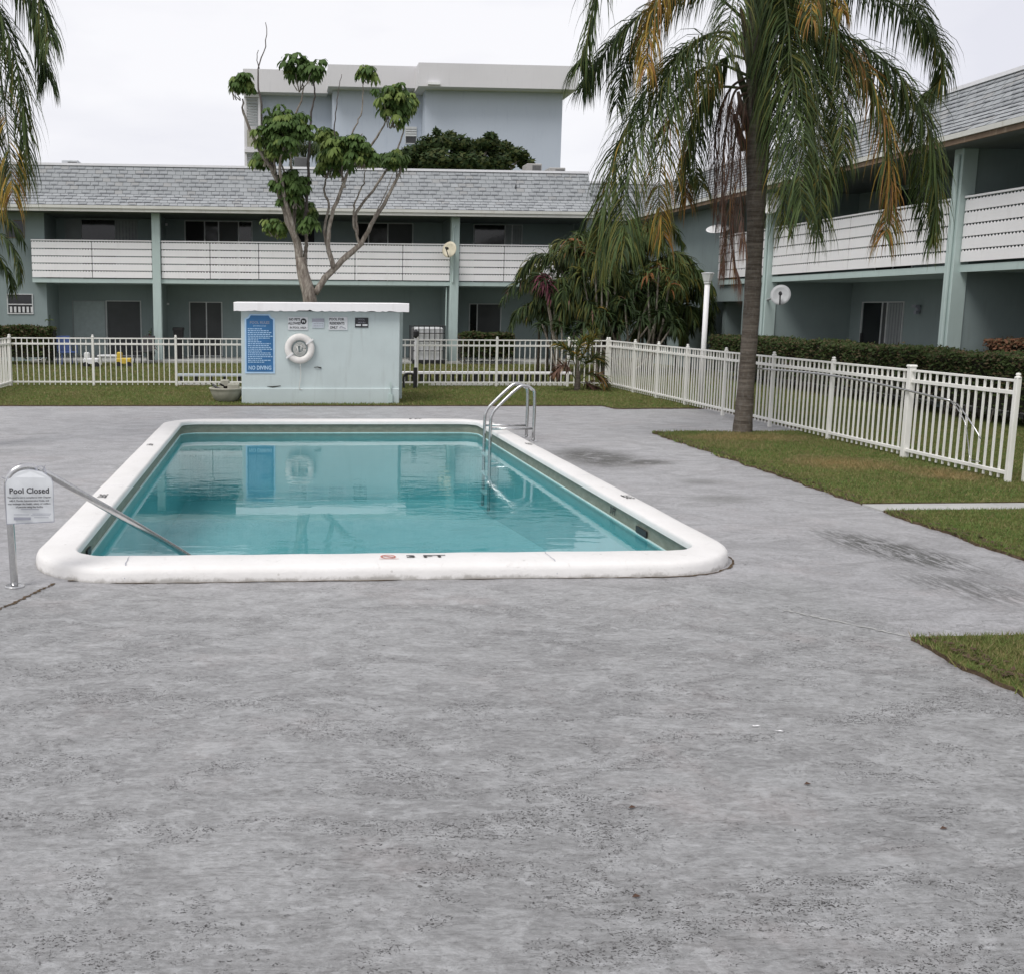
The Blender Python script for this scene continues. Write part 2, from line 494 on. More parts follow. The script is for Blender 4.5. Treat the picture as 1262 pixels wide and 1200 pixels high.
flat('rachis_green', (0.06, 0.075, 0.03), 0.6)
flat('rachis_brown', (0.09, 0.06, 0.045), 0.8)
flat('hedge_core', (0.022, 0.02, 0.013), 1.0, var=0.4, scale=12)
flat('brown_leaf', (0.07, 0.035, 0.02), 0.8)

# ------------------------------------------------------------------ object helpers
WL = {}


def wl(o):
    return WL.get(o.name, Vector((0, 0, 0))) if o else Vector((0, 0, 0))


def link(o, parent=None, world_loc=None):
    COL.objects.link(o)
    w = Vector(world_loc) if world_loc is not None else wl(parent)
    WL[o.name] = w
    if parent:
        o.parent = parent
        o.location = w - wl(parent)
    else:
        o.location = w
    return o


def thing(name, label, cat, loc=(0, 0, 0), group=None, parent=None):
    o = bpy.data.objects.new(name, None)
    o.empty_display_size = 0.2
    link(o, None, loc)
    o['label'] = label
    o['category'] = cat
    if group:
        o['group'] = group
    return o


def tag(o, label=None, cat=None, group=None, kind=None):
    for k, v in (('label', label), ('category', cat), ('group', group), ('kind', kind)):
        if v:
            o[k] = v
    return o


class MB:
    def __init__(self):
        self.v, self.f, self.mi = [], [], []

    def add(self, verts, faces, mi=0):
        n = len(self.v)
        self.v.extend([tuple(p) for p in verts])
        self.f.extend([tuple(i + n for i in q) for q in faces])
        self.mi.extend([mi] * len(faces))
        return self

    def box(self, a, b, mi=0):
        x0, y0, z0 = a
        x1, y1, z1 = b
        v = [(x0, y0, z0), (x1, y0, z0), (x1, y1, z0), (x0, y1, z0), (x0, y0, z1), (x1, y0, z1), (x1, y1, z1), (x0, y1, z1)]
        f = [(0, 3, 2, 1), (4, 5, 6, 7), (0, 1, 5, 4), (1, 2, 6, 5), (2, 3, 7, 6), (3, 0, 4, 7)]
        return self.add(v, f, mi)

    def bbox(self, a, b, c=0.006, mi=0):
        """box with chamfered vertical and top edges"""
        x0, y0, z0 = a
        x1, y1, z1 = b
        c = min(c, (x1 - x0) * .45, (y1 - y0) * .45, (z1 - z0) * .45)
        def ring(i, z):
            return [(x0 + i + c, y0 + i, z), (x1 - i - c, y0 + i, z), (x1 - i, y0 + i + c, z), (x1 - i, y1 - i - c, z), (x1 - i - c, y1 - i, z), (x0 + i + c, y1 - i, z), (x0 + i, y1 - i - c, z), (x0 + i, y0 + i + c, z)]
        v = ring(0, z0) + ring(0, z1 - c) + [(min(max(p[0], x0 + c), x1 - c), min(max(p[1], y0 + c), y1 - c), z1) for p in ring(0, z1)]
        f = []
        for k in range(2):
            for i in range(8):
                j = (i + 1) % 8
                f.append((k * 8 + i, k * 8 + j, k * 8 + 8 + j, k * 8 + 8 + i))
        f.append(tuple(range(16, 24)))
        f.append(tuple(range(7, -1, -1)))
        return self.add(v, f, mi)

    def tube(self, pts, rad, seg=8, mi=0, caps=True):
        pts = [Vector(p) for p in pts]
        if isinstance(rad, (int, float)):
            rad = [rad] * len(pts)
        t0 = (pts[1] - pts[0]).normalized()
        up = Vector((0, 0, 1)) if abs(t0.z) < 0.9 else Vector((1, 0, 0))
        nrm = t0.cross(up).normalized()
        vs, fs = [], []
        for i, p in enumerate(pts):
            if i == 0:
                t = t0
            elif i == len(pts) - 1:
                t = (pts[i] - pts[i - 1]).normalized()
            else:
                t = (pts[i + 1] - pts[i - 1]).normalized()
            nrm = (nrm - t * nrm.dot(t)).normalized()
            b = t.cross(nrm)
            for k in range(seg):
                a = 2 * math.pi * k / seg
                vs.append(p + (nrm * math.cos(a) + b * math.sin(a)) * rad[i])
        for i in range(len(pts) - 1):
            for k in range(seg):
                k2 = (k + 1) % seg
                fs.append((i * seg + k, i * seg + k2, (i + 1) * seg + k2, (i + 1) * seg + k))
        if caps:
            fs.append(tuple(range(seg - 1, -1, -1)))
            fs.append(tuple((len(pts) - 1) * seg + k for k in range(seg)))
        return self.add(vs, fs, mi)

    def lathe(self, c, prof, seg=20, mi=0, axis='Z', caps=True):
        c = Vector(c)
        vs, fs = [], []
        for r_, h_ in prof:
            for k in range(seg):
                a = 2 * math.pi * k / seg
                if axis == 'Z':
                    vs.append(c + Vector((r_ * math.cos(a), r_ * math.sin(a), h_)))
                else:
                    vs.append(c + Vector((r_ * math.cos(a), -h_, r_ * math.sin(a))))
        for i in range(len(prof) - 1):
            for k in range(seg):
                k2 = (k + 1) % seg
                fs.append((i * seg + k, i * seg + k2, (i + 1) * seg + k2, (i + 1) * seg + k))
        if caps:
            fs.append(tuple(range(seg - 1, -1, -1)))
            fs.append(tuple((len(prof) - 1) * seg + k for k in range(seg)))
        return self.add(vs, fs, mi)

    def poly(self, outline, z0, z1, holes=(), mi=0, mi_side=None):
        """flat polygon with optional holes, extruded between two heights"""
        ms_ = mi if mi_side is None else mi_side
        loops = [outline] + list(holes)
        tri = tessellate_polygon([[Vector((x, y, 0)) for x, y in L] for L in loops])
        flatp = [p for L in loops for p in L]
        self.add([(x, y, z1) for x, y in flatp], [tuple(t) for t in tri], mi)
        if z0 is not None:
            for L in loops:
                n = len(L)
                self.add([(x, y, z0) for x, y in L] + [(x, y, z1) for x, y in L], [(i, (i + 1) % n, n + (i + 1) % n, n + i) for i in range(n)], ms_)
        return self

    def mesh(self, name, mats, smooth=False, shift=None):
        me = bpy.data.meshes.new(name)
        v = self.v
        if shift is not None:
            sx, sy, sz = shift
            v = [(a - sx, b - sy, c_ - sz) for a, b, c_ in v]
        me.from_pydata(v, [], self.f)
        if isinstance(mats, str):
            mats = [mats]
        for m in mats:
            me.materials.append(MATS[m])
        me.polygons.foreach_set('material_index', self.mi)
        if smooth:
            me.polygons.foreach_set('use_smooth', [True] * len(self.f))
        me.update()
        return me

    def build(self, name, mats, parent=None, smooth=False, loc=None, **kw):
        """vertices are in world space; origin goes to the parent's base (or loc)"""
        w = Vector(loc) if loc is not None else wl(parent)
        o = bpy.data.objects.new(name, self.mesh(name, mats, smooth, w))
        link(o, parent, w)
        return tag(o, **kw)


def inst(name, me, parent, world_loc, rot=None, scale=None):
    o = bpy.data.objects.new(name, me)
    link(o, parent, world_loc)
    if rot:
        o.rotation_euler = rot
    if scale:
        o.scale = scale
    return o


def fix_normals(o):
    bm = bmesh.new()
    bm.from_mesh(o.data)
    bmesh.ops.recalc_face_normals(bm, faces=bm.faces)
    bm.to_mesh(o.data)
    bm.free()


def text(name, body, size, mat, parent, pos, rot=(math.pi / 2, 0, 0), align='CENTER', bold=0.0, ext=0.001, sx=1.0):
    cu = bpy.data.curves.new('lettering', 'FONT')
    cu.body = body
    cu.size = size
    cu.align_x = align
    cu.align_y = 'CENTER'
    cu.extrude = ext
    cu.offset = bold
    cu.resolution_u = 2
    tmp = bpy.data.objects.new('lettering_tmp', cu)
    COL.objects.link(tmp)
    dg = bpy.context.evaluated_depsgraph_get()
    me = bpy.data.meshes.new_from_object(tmp.evaluated_get(dg))
    bpy.data.objects.remove(tmp)
    me.name = name
    me.materials.clear()
    me.materials.append(MATS[mat])
    o = bpy.data.objects.new(name, me)
    link(o, parent, pos)
    o.rotation_euler = rot
    o.scale = (sx, 1, 1)
    return o


def spline(pts, n):
    """Catmull-Rom through the points"""
    P = [Vector(p) for p in pts]
    P = [P[0] * 2 - P[1]] + P + [P[-1] * 2 - P[-2]]
    out = []
    m = len(P) - 3
    for k in range(n + 1):
        t = k / n * m
        i = min(int(t), m - 1)
        u = t - i
        a, b, c, d = P[i:i + 4]
        out.append(0.5 * ((2 * b) + (c - a) * u + (2 * a - 5 * b + 4 * c - d) * u * u + (3 * b - a - 3 * c + d) * u ** 3))
    return out


# ================================================================== SETTING: ground, deck, lawns
def rrect(x0, y0, x1, y1, r, nc=8, ns=10):
    pts = []
    cs = [(x1 - r, y0 + r, -90), (x1 - r, y1 - r, 0), (x0 + r, y1 - r, 90), (x0 + r, y0 + r, 180)]
    for q, (cx, cy, a0) in enumerate(cs):
        for i in range(nc + 1):
            a = R(a0 + 90 * i / nc)
            pts.append((cx + r * math.cos(a), cy + r * math.sin(a)))
        nx = cs[(q + 1) % 4]
        a = R(a0 + 90)
        p0 = pts[-1]
        b = R(nx[2])
        p1 = (nx[0] + r * math.cos(b), nx[1] + r * math.sin(b))
        for i in range(1, ns):
            t = i / ns
            pts.append((p0[0] + (p1[0] - p0[0]) * t, p0[1] + (p1[1] - p0[1]) * t))
    return pts


PX0, PX1, PY0, PY1 = -1.38, 2.98, 7.08, 15.72            # pool inner edge
OX0, OX1, OY0, OY1 = -1.67, 3.24, 6.71, 16.08            # coping outer edge
hole = rrect(-1.55, 6.9, 3.15, 15.9, 0.45, 5, 2)

gb = MB()
gb.poly([(-600, -600), (600, -600), (600, 900), (-600, 900)], None, -0.03, holes=[hole[::-1]])
tag(gb.build('ground', 'lawn_soil'), kind='structure')

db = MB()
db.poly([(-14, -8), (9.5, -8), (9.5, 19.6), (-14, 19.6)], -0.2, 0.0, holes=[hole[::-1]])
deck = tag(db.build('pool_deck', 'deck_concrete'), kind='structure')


def rag(pts, step=0.06, amp=0.022):
    out = []
    n = len(pts)
    for i in range(n):
        a, b = Vector(pts[i]), Vector(pts[(i + 1) % n])
        L = (b - a).length
        if L > 30:
            out.append(tuple(a))
            continue
        k = max(1, int(L / step))
        nr = Vector((-(b - a).y, (b - a).x)).normalized()
        w = 0.0
        for j in range(k):
            w = w * 0.7 + random.uniform(-amp, amp)
            p = a.lerp(b, j / k) + nr * (w if j else 0)
            out.append((p.x, p.y))
    return out


LAWNS = {
    'far': [(-38, 19.02), (6.02, 19.2), (6.1, 18.62), (7.85, 18.7), (7.85, 14.95), (5.42, 14.88), (5.36, 9.22), (40, 9.5), (40, 70), (-38, 70)],
    'right': [(5.37, 8.88), (5.33, 6.2), (5.9, 5.85), (7.5, 5.85), (40, 5.85), (40, 9.1)],
    'near': [(3.42, 5.3), (3.47, 3.6), (3.5, -6), (40, -6), (40, 5.38)],
}
for k, P in LAWNS.items():
    P = rag(P)
    LAWNS[k] = P
    b = MB()
    b.poly(P, -0.02, 0.022, mi=0, mi_side=1)
    tag(b.build('lawn', ['lawn_soil', 'bare_soil']), kind='structure')
    # bare dirt edge just inside the lawn outline
pb = MB()
pb.poly([(5.37, 8.9), (40, 9.12), (40, 9.48), (5.36, 9.21)], -0.02, 0.014)
pb.box((6.6, 8.97, 0.013), (6.62, 9.22, 0.0155))
tag(pb.build('concrete_path', 'concrete_path'), kind='structure')
# slab behind the lawn under the buildings
pb = MB()
pb.box((-7.6, 33.6, -0.02), (10.4, 38, 0.10))
pb.box((12.3, 6, -0.02), (15, 26.2, 0.10))
tag(pb.build('patio_slab', 'concrete_path'), kind='structure')

# deck cracks, shade line painted along the coping foot, worn seams
cb = MB()
def seam(cb, pts, w, z):
    pts = spline([(x, y, 0) for x, y in pts], 60)
    v, f = [], []
    for i, p in enumerate(pts):
        q = pts[min(i + 1, len(pts) - 1)] - pts[max(i - 1, 0)]
        nr = Vector((-q.y, q.x, 0)).normalized()
        ww = w * random.uniform(0.25, 1.3)
        o_ = nr * random.uniform(-0.01, 0.01)
        v += [(p.x + nr.x * ww + o_.x, p.y + nr.y * ww + o_.y, z), (p.x - nr.x * ww + o_.x, p.y - nr.y * ww + o_.y, z)]
    for i in range(len(pts) - 1):
        f.append((2 * i, 2 * i + 1, 2 * i + 3, 2 * i + 2))
    cb.add(v, f)
seam(cb, [(-1.42, 6.72), (-1.5, 6.5), (-1.6, 6.2), (-1.75, 6.02), (-2.3, 5.7)], 0.012, 0.004)
seam(cb, [(-1.35, 6.79), (-0.9, 6.705), (0.2, 6.70), (1.6, 6.71), (2.5, 6.70), (2.95, 6.80), (3.22, 7.1), (3.25, 7.4)], 0.010, 0.004)  # dark ragged gap that also paints the contact shadow along the coping foot
cb.build('crack_and_contact_shade', 'bare_soil', deck)
cb = MB()
seam(cb, [(-6, 14.6), (-3.5, 14.9), (-1.7, 15.6)], 0.012, 0.004)
seam(cb, [(3.0, 5.9), (3.45, 5.35)], 0.01, 0.004)
cb.build('worn_seam', 'concrete_path', deck)


# ---------------------------------------------------------------- grass blades
def in_poly(px, py, poly):
    P = np.array(poly)
    x0, y0 = P[:, 0], P[:, 1]
    x1, y1 = np.roll(x0, -1), np.roll(y0, -1)
    inside = np.zeros(len(px), bool)
    for a, b, c, d in zip(x0, y0, x1, y1):
        cond = ((b > py) != (d > py))
        with np.errstate(divide='ignore', invalid='ignore'):
            xi = (c - a) * (py - b) / (d - b + 1e-12) + a
        inside ^= cond & (px < xi)
    return inside


def grass(poly, box, n, hgt, wid, mats_w):
    x0, y0, x1, y1 = box
    x = rng.uniform(x0, x1, n)
    y = rng.uniform(y0, y1, n)
    k = in_poly(x, y, poly)
    x, y = x[k], y[k]
    m = len(x)
    a = rng.uniform(0, 2 * np.pi, m)
    h_ = hgt * rng.uniform(0.45, 1.3, m)
    w = wid * rng.uniform(0.6, 1.3, m)
    lean = rng.uniform(0.1, 1.1, m) * h_
    la = rng.uniform(0, 2 * np.pi, m)
    z0 = np.full(m, 0.012)
    v = np.empty((m, 3, 3), np.float32)
    v[:, 0] = np.stack([x - np.cos(a) * w, y - np.sin(a) * w, z0], 1)
    v[:, 1] = np.stack([x + np.cos(a) * w, y + np.sin(a) * w, z0], 1)
    v[:, 2] = np.stack([x + np.cos(la) * lean, y + np.sin(la) * lean, z0 + h_], 1)
    me = bpy.data.meshes.new('grass')
    me.vertices.add(m * 3)
    me.vertices.foreach_set('co', v.ravel())
    me.loops.add(m * 3)
    me.loops.foreach_set('vertex_index', np.arange(m * 3, dtype=np.int32))
    me.polygons.add(m)
    me.polygons.foreach_set('loop_start', np.arange(0, m * 3, 3, dtype=np.int32))
    me.polygons.foreach_set('material_index', rng.choice(3, m, p=mats_w).astype(np.int32))
    for q in ('grass_green', 'grass_olive', 'grass_straw'):
        me.materials.append(MATS[q])
    me.update(calc_edges=True)
    o = bpy.data.objects.new('grass', me)
    link(o)
    tag(o, kind='stuff')
    return o


tag(grass(LAWNS['near'], (3.4, 3.2, 5.2, 5.4), 42000, 0.036, 0.0035, (0.6, 0.28, 0.12)), 'short green grass in the small corner lawn nearest the camera', 'grass')
tag(grass(LAWNS['right'], (5.3, 5.8, 8.2, 9.05), 75000, 0.032, 0.004, (0.6, 0.28, 0.12)), 'short green grass between the deck and the narrow concrete path', 'grass')
tag(grass(LAWNS['far'], (5.2, 9.2, 12, 15.0), 190000, 0.032, 0.0048, (0.5, 0.32, 0.18)), 'green and straw coloured grass around the palm trunk and along the fence', 'grass')
tag(grass(LAWNS['far'], (-9, 18.9, 13, 24.5), 170000, 0.04, 0.0085, (0.4, 0.38, 0.22)), 'grass strip between the far deck edge and the white fence', 'grass')
tag(grass(LAWNS['far'], (-11, 24.5, 13, 34), 120000, 0.05, 0.014, (0.3, 0.42, 0.28)), 'patchy lawn beyond the fence in front of the motel block', 'grass')

ebm = MB()
for poly in LAWNS.values():
    for i in range(len(poly)):
        a, b_ = Vector(poly[i]), Vector(poly[(i + 1) % len(poly)])
        L_ = (b_ - a).length
        if L_ > 3 or a.x > 9 or a.x < -8 or a.y > 20 or a.y < 3:
            continue
        d_ = (b_ - a).normalized()
        nr = Vector((d_.y, -d_.x))
        for _ in range(int(L_ * (90 if a.y < 16 else 40))):
            p = a + d_ * random.uniform(0, L_) + nr * random.gauss(-0.015, 0.02)
            an = random.uniform(0, 6.28)
            w_ = random.uniform(0.003, 0.006) * (1 if a.y < 12 else 1.8)
            h_ = random.uniform(0.012, 0.04)
            q = Vector((p.x + math.cos(an) * h_, p.y + math.sin(an) * h_))
            ebm.add([(p.x - w_, p.y, 0.01), (p.x + w_, p.y, 0.01), (q.x, q.y, 0.02 + h_)], [(0, 1, 2)], random.choices((0, 1, 2), (4, 4, 3))[0])
tag(ebm.build('grass', ['grass_green', 'grass_olive', 'grass_straw']), 'ragged grass fringe leaning over the deck edges', 'grass', kind='stuff')

def blob(cx_, cy_, rx_, ry_, k=22):
    return [(cx_ + rx_ * math.cos(2 * math.pi * i / k) * random.uniform(0.7, 1.1), cy_ + ry_ * math.sin(2 * math.pi * i / k) * random.uniform(0.7, 1.1)) for i in range(k)]
for cx_, cy_, rx_, ry_, n_, lb_ in ((6.5, 11.7, 0.75, 0.65, 9000, 'largest dry straw patch in the middle of the lawn by the fence'), (7.15, 10.9, 0.45, 0.55, 5000, 'dry straw patch close under the near end of the fence'), (6.5, 14.2, 0.9, 0.55, 6000, 'dry worn grass around the foot of the queen palm'), (5.9, 13.3, 0.5, 0.5, 2500, 'faint dry patch between the palm and the deck edge')):
    tag(grass(blob(cx_, cy_, rx_, ry_), (cx_ - rx_ * 1.1, cy_ - ry_ * 1.1, cx_ + rx_ * 1.1, cy_ + ry_ * 1.1), n_, 0.036, 0.006, (0.0, 0.2, 0.8)), lb_, 'grass')

# ================================================================== POOL
pool = thing('swimming_pool', 'rectangular in-ground pool with white coping and teal water', 'swimming pool', (0.8, 11.4, 0))
inner = rrect(PX0, PY0, PX1, PY1, 0.24, 8, 24)
outer = rrect(OX0, OY0, OX1, OY1, 0.66, 8, 24)
prof = [(0.0, 0.045), (0.0, 0.080), (0.025, 0.096), (0.07, 0.101), (0.5, 0.102), (0.80, 0.099), (0.90, 0.092), (0.955, 0.078), (0.98, 0.055), (1.0, 0.0), (1.0, -0.03)]
b = MB()
n = len(inner)
vs, fs = [], []
for d, z in prof:
    for i in range(n):
        a, c = inner[i], outer[i]
        wv = 0.006 * math.sin(i * 0.9 + d * 3) + 0.004 * math.sin(i * 2.3)
        jit = (1 + (wv if d > 0.4 else 0))
        vs.append((a[0] + (c[0] - a[0]) * d * jit, a[1] + (c[1] - a[1]) * d * jit, z + (0.0015 * math.sin(i * 1.7) if 0.02 < d < 0.95 else 0)))
for j in range(len(prof) - 1):
    for i in range(n):
        k = (i + 1) % n
        fs.append((j * n + i, j * n + k, (j + 1) * n + k, (j + 1) * n + i))
b.add(vs, fs)
o = b.build('coping', 'coping_white', pool, smooth=True)
fix_normals(o)

WZ = -0.085
jb = MB()
for (xa_, ya_, xb_, yb_) in ((-0.98, 6.70, -0.99, 7.07), (1.85, 6.70, 1.84, 7.07), (-1.68, 9.9, -1.39, 9.92), (-1.68, 12.3, -1.39, 12.3), (3.25, 10.4, 2.99, 10.4), (3.25, 13.3, 2.99, 13.3)):
    A_, B_ = Vector((xa_, ya_, 0)), Vector((xb_, yb_, 0))
    dv_ = (B_ - A_)
    nn_ = Vector((-dv_.y, dv_.x, 0)).normalized()
    last = None
    for k_ in range(9):
        t_ = 0.02 + 0.85 * k_ / 8
        z_ = 0.106 if t_ > 0.2 else 0.106 - (0.2 - t_) * 0.42
        c_ = A_ + dv_ * t_ + nn_ * random.uniform(-0.006, 0.006)
        w_ = random.uniform(0.001, 0.0032)
        cur_ = [(c_.x - nn_.x * w_, c_.y - nn_.y * w_, z_), (c_.x + nn_.x * w_, c_.y + nn_.y * w_, z_)]
        if last:
            jb.add([last[0], last[1], cur_[1], cur_[0]], [(0, 1, 2, 3)])
        last = cur_
tag(jb.build('coping_joint', 'sign_grey', pool), kind='stuff')


def floor_z(y):
    t = (y - PY0) / (PY1 - PY0)
    t = min(max((t - 0.25) / 0.6, 0), 1)
    return -0.72 - 0.38 * t


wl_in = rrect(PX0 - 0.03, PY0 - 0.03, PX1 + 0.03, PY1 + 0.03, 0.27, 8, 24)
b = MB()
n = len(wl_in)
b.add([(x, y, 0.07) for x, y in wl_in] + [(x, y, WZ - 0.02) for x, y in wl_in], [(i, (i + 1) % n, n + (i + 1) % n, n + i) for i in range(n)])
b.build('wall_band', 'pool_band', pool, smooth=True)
b = MB()
b.add([(x, y, 0.046) for x, y in inner] + [(x, y, 0.048) for x, y in wl_in], [(i, (i + 1) % n, n + (i + 1) % n, n + i) for i in range(n)])
b.build('coping_underside', 'coping_white', pool)
b = MB()
ins = rrect(PX0 - 0.012, PY0 - 0.012, PX1 + 0.012, PY1 + 0.012, 0.25, 8, 24)
b.add([(x, y, WZ + 0.006) for x, y in wl_in] + [(x, y, WZ + 0.006) for x, y in ins] + [(x, y, WZ - 0.02) for x, y in ins], [(i, (i + 1) % n, n + (i + 1) % n, n + i) for i in range(n)] + [(n + i, n + (i + 1) % n, 2 * n + (i + 1) % n, 2 * n + i) for i in range(n)])
b.build('waterline_ledge', 'waterline_trim', pool)
b = MB()
b.add([(x, y, WZ - 0.02) for x, y in wl_in] + [(x + (0.8 - x) * 0.02, y, floor_z(y)) for x, y in wl_in], [(i, (i + 1) % n, n + (i + 1) % n, n + i) for i in range(n)])
lp = []
ys = [PY0 - 0.05 + (PY1 - PY0 + 0.1) * i / 24 for i in range(25)]
vv, ff = [], []
for i, y in enumerate(ys):
    vv += [(PX0 - 0.05, y, floor_z(y)), (PX1 + 0.05, y, floor_z(y))]
    if i:
        ff.append((2 * i - 2, 2 * i - 1, 2 * i + 1, 2 * i))
b.add(vv, ff)
b.build('basin', 'pool_plaster', pool, smooth=False)
# near-left entry steps under water
b = MB()
b.box((-1.38, 7.06, -0.72), (-0.3, 7.7, -0.45))
b.box((-1.38, 7.06, -0.45), (-0.65, 7.4, -0.25))
b.build('entry_step', 'pool_plaster', pool)
for (x, y0, y1) in ((PX1 + 0.025, 8.25, 8.5), (PX0 - 0.025, 7.75, 7.9)):
    b = MB()
    s = -1 if x > 0 else 1
    b.box((min(x, x + s * 0.012), y0, -0.072), (max(x, x + s * 0.012), y1, -0.02))
    b.build('skimmer_slot', 'black_plastic', pool)
b = MB()
b.add([(x, y, WZ) for x, y in wl_in], [tuple(range(n))])
w = b.build('water', 'pool_water')
tag(w, kind='structure')
# depth markings painted on the coping
text('depth_marker', '3 FT', 0.085, 'marker_black', pool, (1.0, 6.935, 0.1065), (0, 0, 0), bold=0.0015, sx=1.75)
b = MB()
for a0 in range(24):
    a, c = 2 * math.pi * a0 / 24, 2 * math.pi * (a0 + 1) / 24
    b.add([(0.745 + 0.052 * math.cos(a), 6.935 + 0.05 * math.sin(a), 0.1075), (0.745 + 0.052 * math.cos(c), 6.935 + 0.05 * math.sin(c), 0.1075), (0.745 + 0.040 * math.cos(c), 6.935 + 0.038 * math.sin(c), 0.1075), (0.745 + 0.040 * math.cos(a), 6.935 + 0.038 * math.sin(a), 0.1075)], [(0, 1, 2, 3)])
b.add([(0.71, 6.968, 0.1085), (0.72, 6.975, 0.1085), (0.78, 6.905, 0.1085), (0.77, 6.898, 0.1085)], [(0, 1, 2, 3)])
b.add([(0.68, 6.868, 0.1075), (0.81, 6.868, 0.1075), (0.81, 6.876, 0.1075), (0.68, 6.876, 0.1075)], [(0, 1, 2, 3)])
b.build('no_diving_emblem', 'marker_red', pool)
text('depth_marker', '3 FT', 0.11, 'marker_black', pool, (-1.54, 9.35, 0.1065), (0, 0, R(-90)), bold=0.001, sx=0.9)
text('depth_marker', '3 FT', 0.11, 'marker_black', pool, (3.14, 9.15, 0.1065), (0, 0, R(90)), bold=0.001, sx=0.9)
text('depth_marker', '4 FT', 0.11, 'marker_black', pool, (3.14, 12.9, 0.1065), (0, 0, R(90)), bold=0.0, sx=0.8)
text('depth_marker', '4 FT', 0.11, 'marker_black', pool, (-1.54, 12.9, 0.1065), (0, 0, R(-90)), bold=0.0, sx=0.8)
text('depth_marker', '5 FT', 0.11, 'marker_black', pool, (2.1, 15.92, 0.1065), (0, 0, 0), bold=0.0, sx=1.0)
text('depth_marker', '3 FT', 0.09, 'marker_black', pool, (PX1 + 0.024, 9.15, -0.025), (R(90), 0, R(-90)), bold=0.001, sx=1.0)

# ---- ladder
lad = thing('pool_ladder', 'stainless steel pool ladder on the right edge of the pool', 'ladder', (3.3, 14.1, 0))
for yy in (14.42, 14.02):
    b = MB()
    p = [(3.46, yy, 0), (3.46, yy, 0.60), (3.42, yy, 0.70), (3.33, yy, 0.745), (3.22, yy, 0.71), (2.95, yy, 0.45), (2.89, yy, 0.36), (2.87, yy, 0.25), (2.87, yy, -0.3), (2.87, yy, -0.95)]
    b.tube(spline(p, 46), 0.0215, 10)
    b.build('rail', 'steel', lad, smooth=True)
    b = MB()
    b.tube([(2.87, yy, 0.17), (3.46, yy, 0.17)], 0.016, 8)
    b.build('cross_bar', 'steel', lad, smooth=True)
    b = MB()
    b.lathe((3.46, yy, 0), [(0.06, 0.0), (0.06, 0.006), (0.03, 0.016)], 16)
    b.build('flange', 'steel', lad, smooth=False)
for zz in (-0.22, -0.48, -0.74):
    b = MB()
    b.bbox((2.82, 14.04, zz), (2.92, 14.40, zz + 0.025), 0.008)
    b.build('tread', 'white_plastic', lad)

# ---- handrail with the closed sign
hr = thing('pool_handrail', 'single curved steel handrail sloping down into the near left pool corner', 'handrail', (-1.66, 6.65, 0))
P = [at(18, 722, 6.65), at(13.5, 655, 6.655), at(9.5, 602, 6.66), at(13, 586, 6.665), at(24, 577, 6.68), at(40, 576, 6.71), at(62, 586, 6.76), at(100, 608, 6.88), at(160, 642, 7.12), at(222, 679, 7.42), at(250, 698, 7.58)]
P[0].z = 0.0
b = MB()
b.tube(spline(P, 70), 0.024, 12)
b.build('rail', 'steel', hr, smooth=True)
b = MB()
b.lathe((P[0].x, P[0].y, 0), [(0.062, 0.0), (0.062, 0.008), (0.055, 0.014), (0.026, 0.016)], 20)
b.build('flange', 'steel', hr)
b = MB()
for q in ((26, 578), (50, 580), (12, 592)):
    c = at(q[0], q[1], 6.70)
    b.tube([c + Vector((0.03 * math.cos(t), 0.004 * math.sin(3 * t), 0.03 * math.sin(t))) for t in [k * math.pi / 5 for k in range(11)]], 0.0022, 5)
b.tube([at(26, 579, 6.69), at(25, 571, 6.68)], 0.002, 4)
b.tube([at(52, 582, 6.72), at(56, 573, 6.70)], 0.002, 4)
b.tube([at(10, 592, 6.66), at(2, 588, 6.64)], 0.002, 4)
b.tube(spline([at(44, 577, 6.69), at(50, 585, 6.68), at(57, 583, 6.69), at(54, 592, 6.68)], 14), 0.006, 5)
b.build('cable_tie', 'sign_grey', hr)
sg = thing('closed_sign', 'white Pool Closed notice tied to the curved handrail', 'sign', at(36, 642, 6.62))
A, Bq, Cq, Dq = at(8, 646, 6.62), at(67, 643, 6.64), at(65.5, 595, 6.65), at(6, 596, 6.63)
top = [Dq, at(9, 588, 6.64), at(20, 580.5, 6.66), at(36, 578, 6.67), at(52, 581, 6.67), at(63, 589, 6.66), Cq]
loop = [A, Bq] + list(reversed(top))
b = MB()
k = len(loop)
off = Vector((0, 0.004, 0))
b.add([p for p in loop] + [p + off for p in loop], [tuple(range(k)), tuple(range(2 * k - 1, k - 1, -1))] + [(i, i + k, (i + 1) % k + k, (i + 1) % k) for i in range(k)])
b.build('panel', 'sign_white', sg)
cen = sum(loop, Vector()) / k
b = MB()
for i in range(k):
    p, q = loop[i], loop[(i + 1) % k]
    pi_, qi = p.lerp(cen, 0.022), q.lerp(cen, 0.022)
    d = Vector((0, -0.0012, 0))
    b.add([p + d, q + d, qi + d, pi_ + d], [(0, 1, 2, 3)])
b.build('border', 'sign_grey', sg)
tx = lambda body, px, py, size, bold=0.0, sx=1.0: text('lettering', body, size, 'sign_black', sg, at(px, py, 6.615), (R(90), 0, R(2)), bold=bold, ext=0.0005, sx=sx)
tx('Pool Closed', 36, 605, 0.050, 0.0012, 0.98)
tx('This pool is not in compliance with Chapter', 36, 612.8, 0.0148, 0.0003)
tx('64E-9, Florida Administrative Code, and', 36, 616.8, 0.0148, 0.0003)
tx('may endanger the health, safety, or welfare', 36, 620.6, 0.0148, 0.0003)
tx('of persons using this facility.', 36.5, 624.4, 0.0148, 0.0003)
b = MB()
def plate(b, x0, y0, x1, y1, Y):
    a_, b_, c_, d_ = at(x0, y1, Y), at(x1, y1, Y), at(x1, y0, Y), at(x0, y0, Y)
    b.add([a_, b_, c_, d_], [(0, 1, 2, 3)])
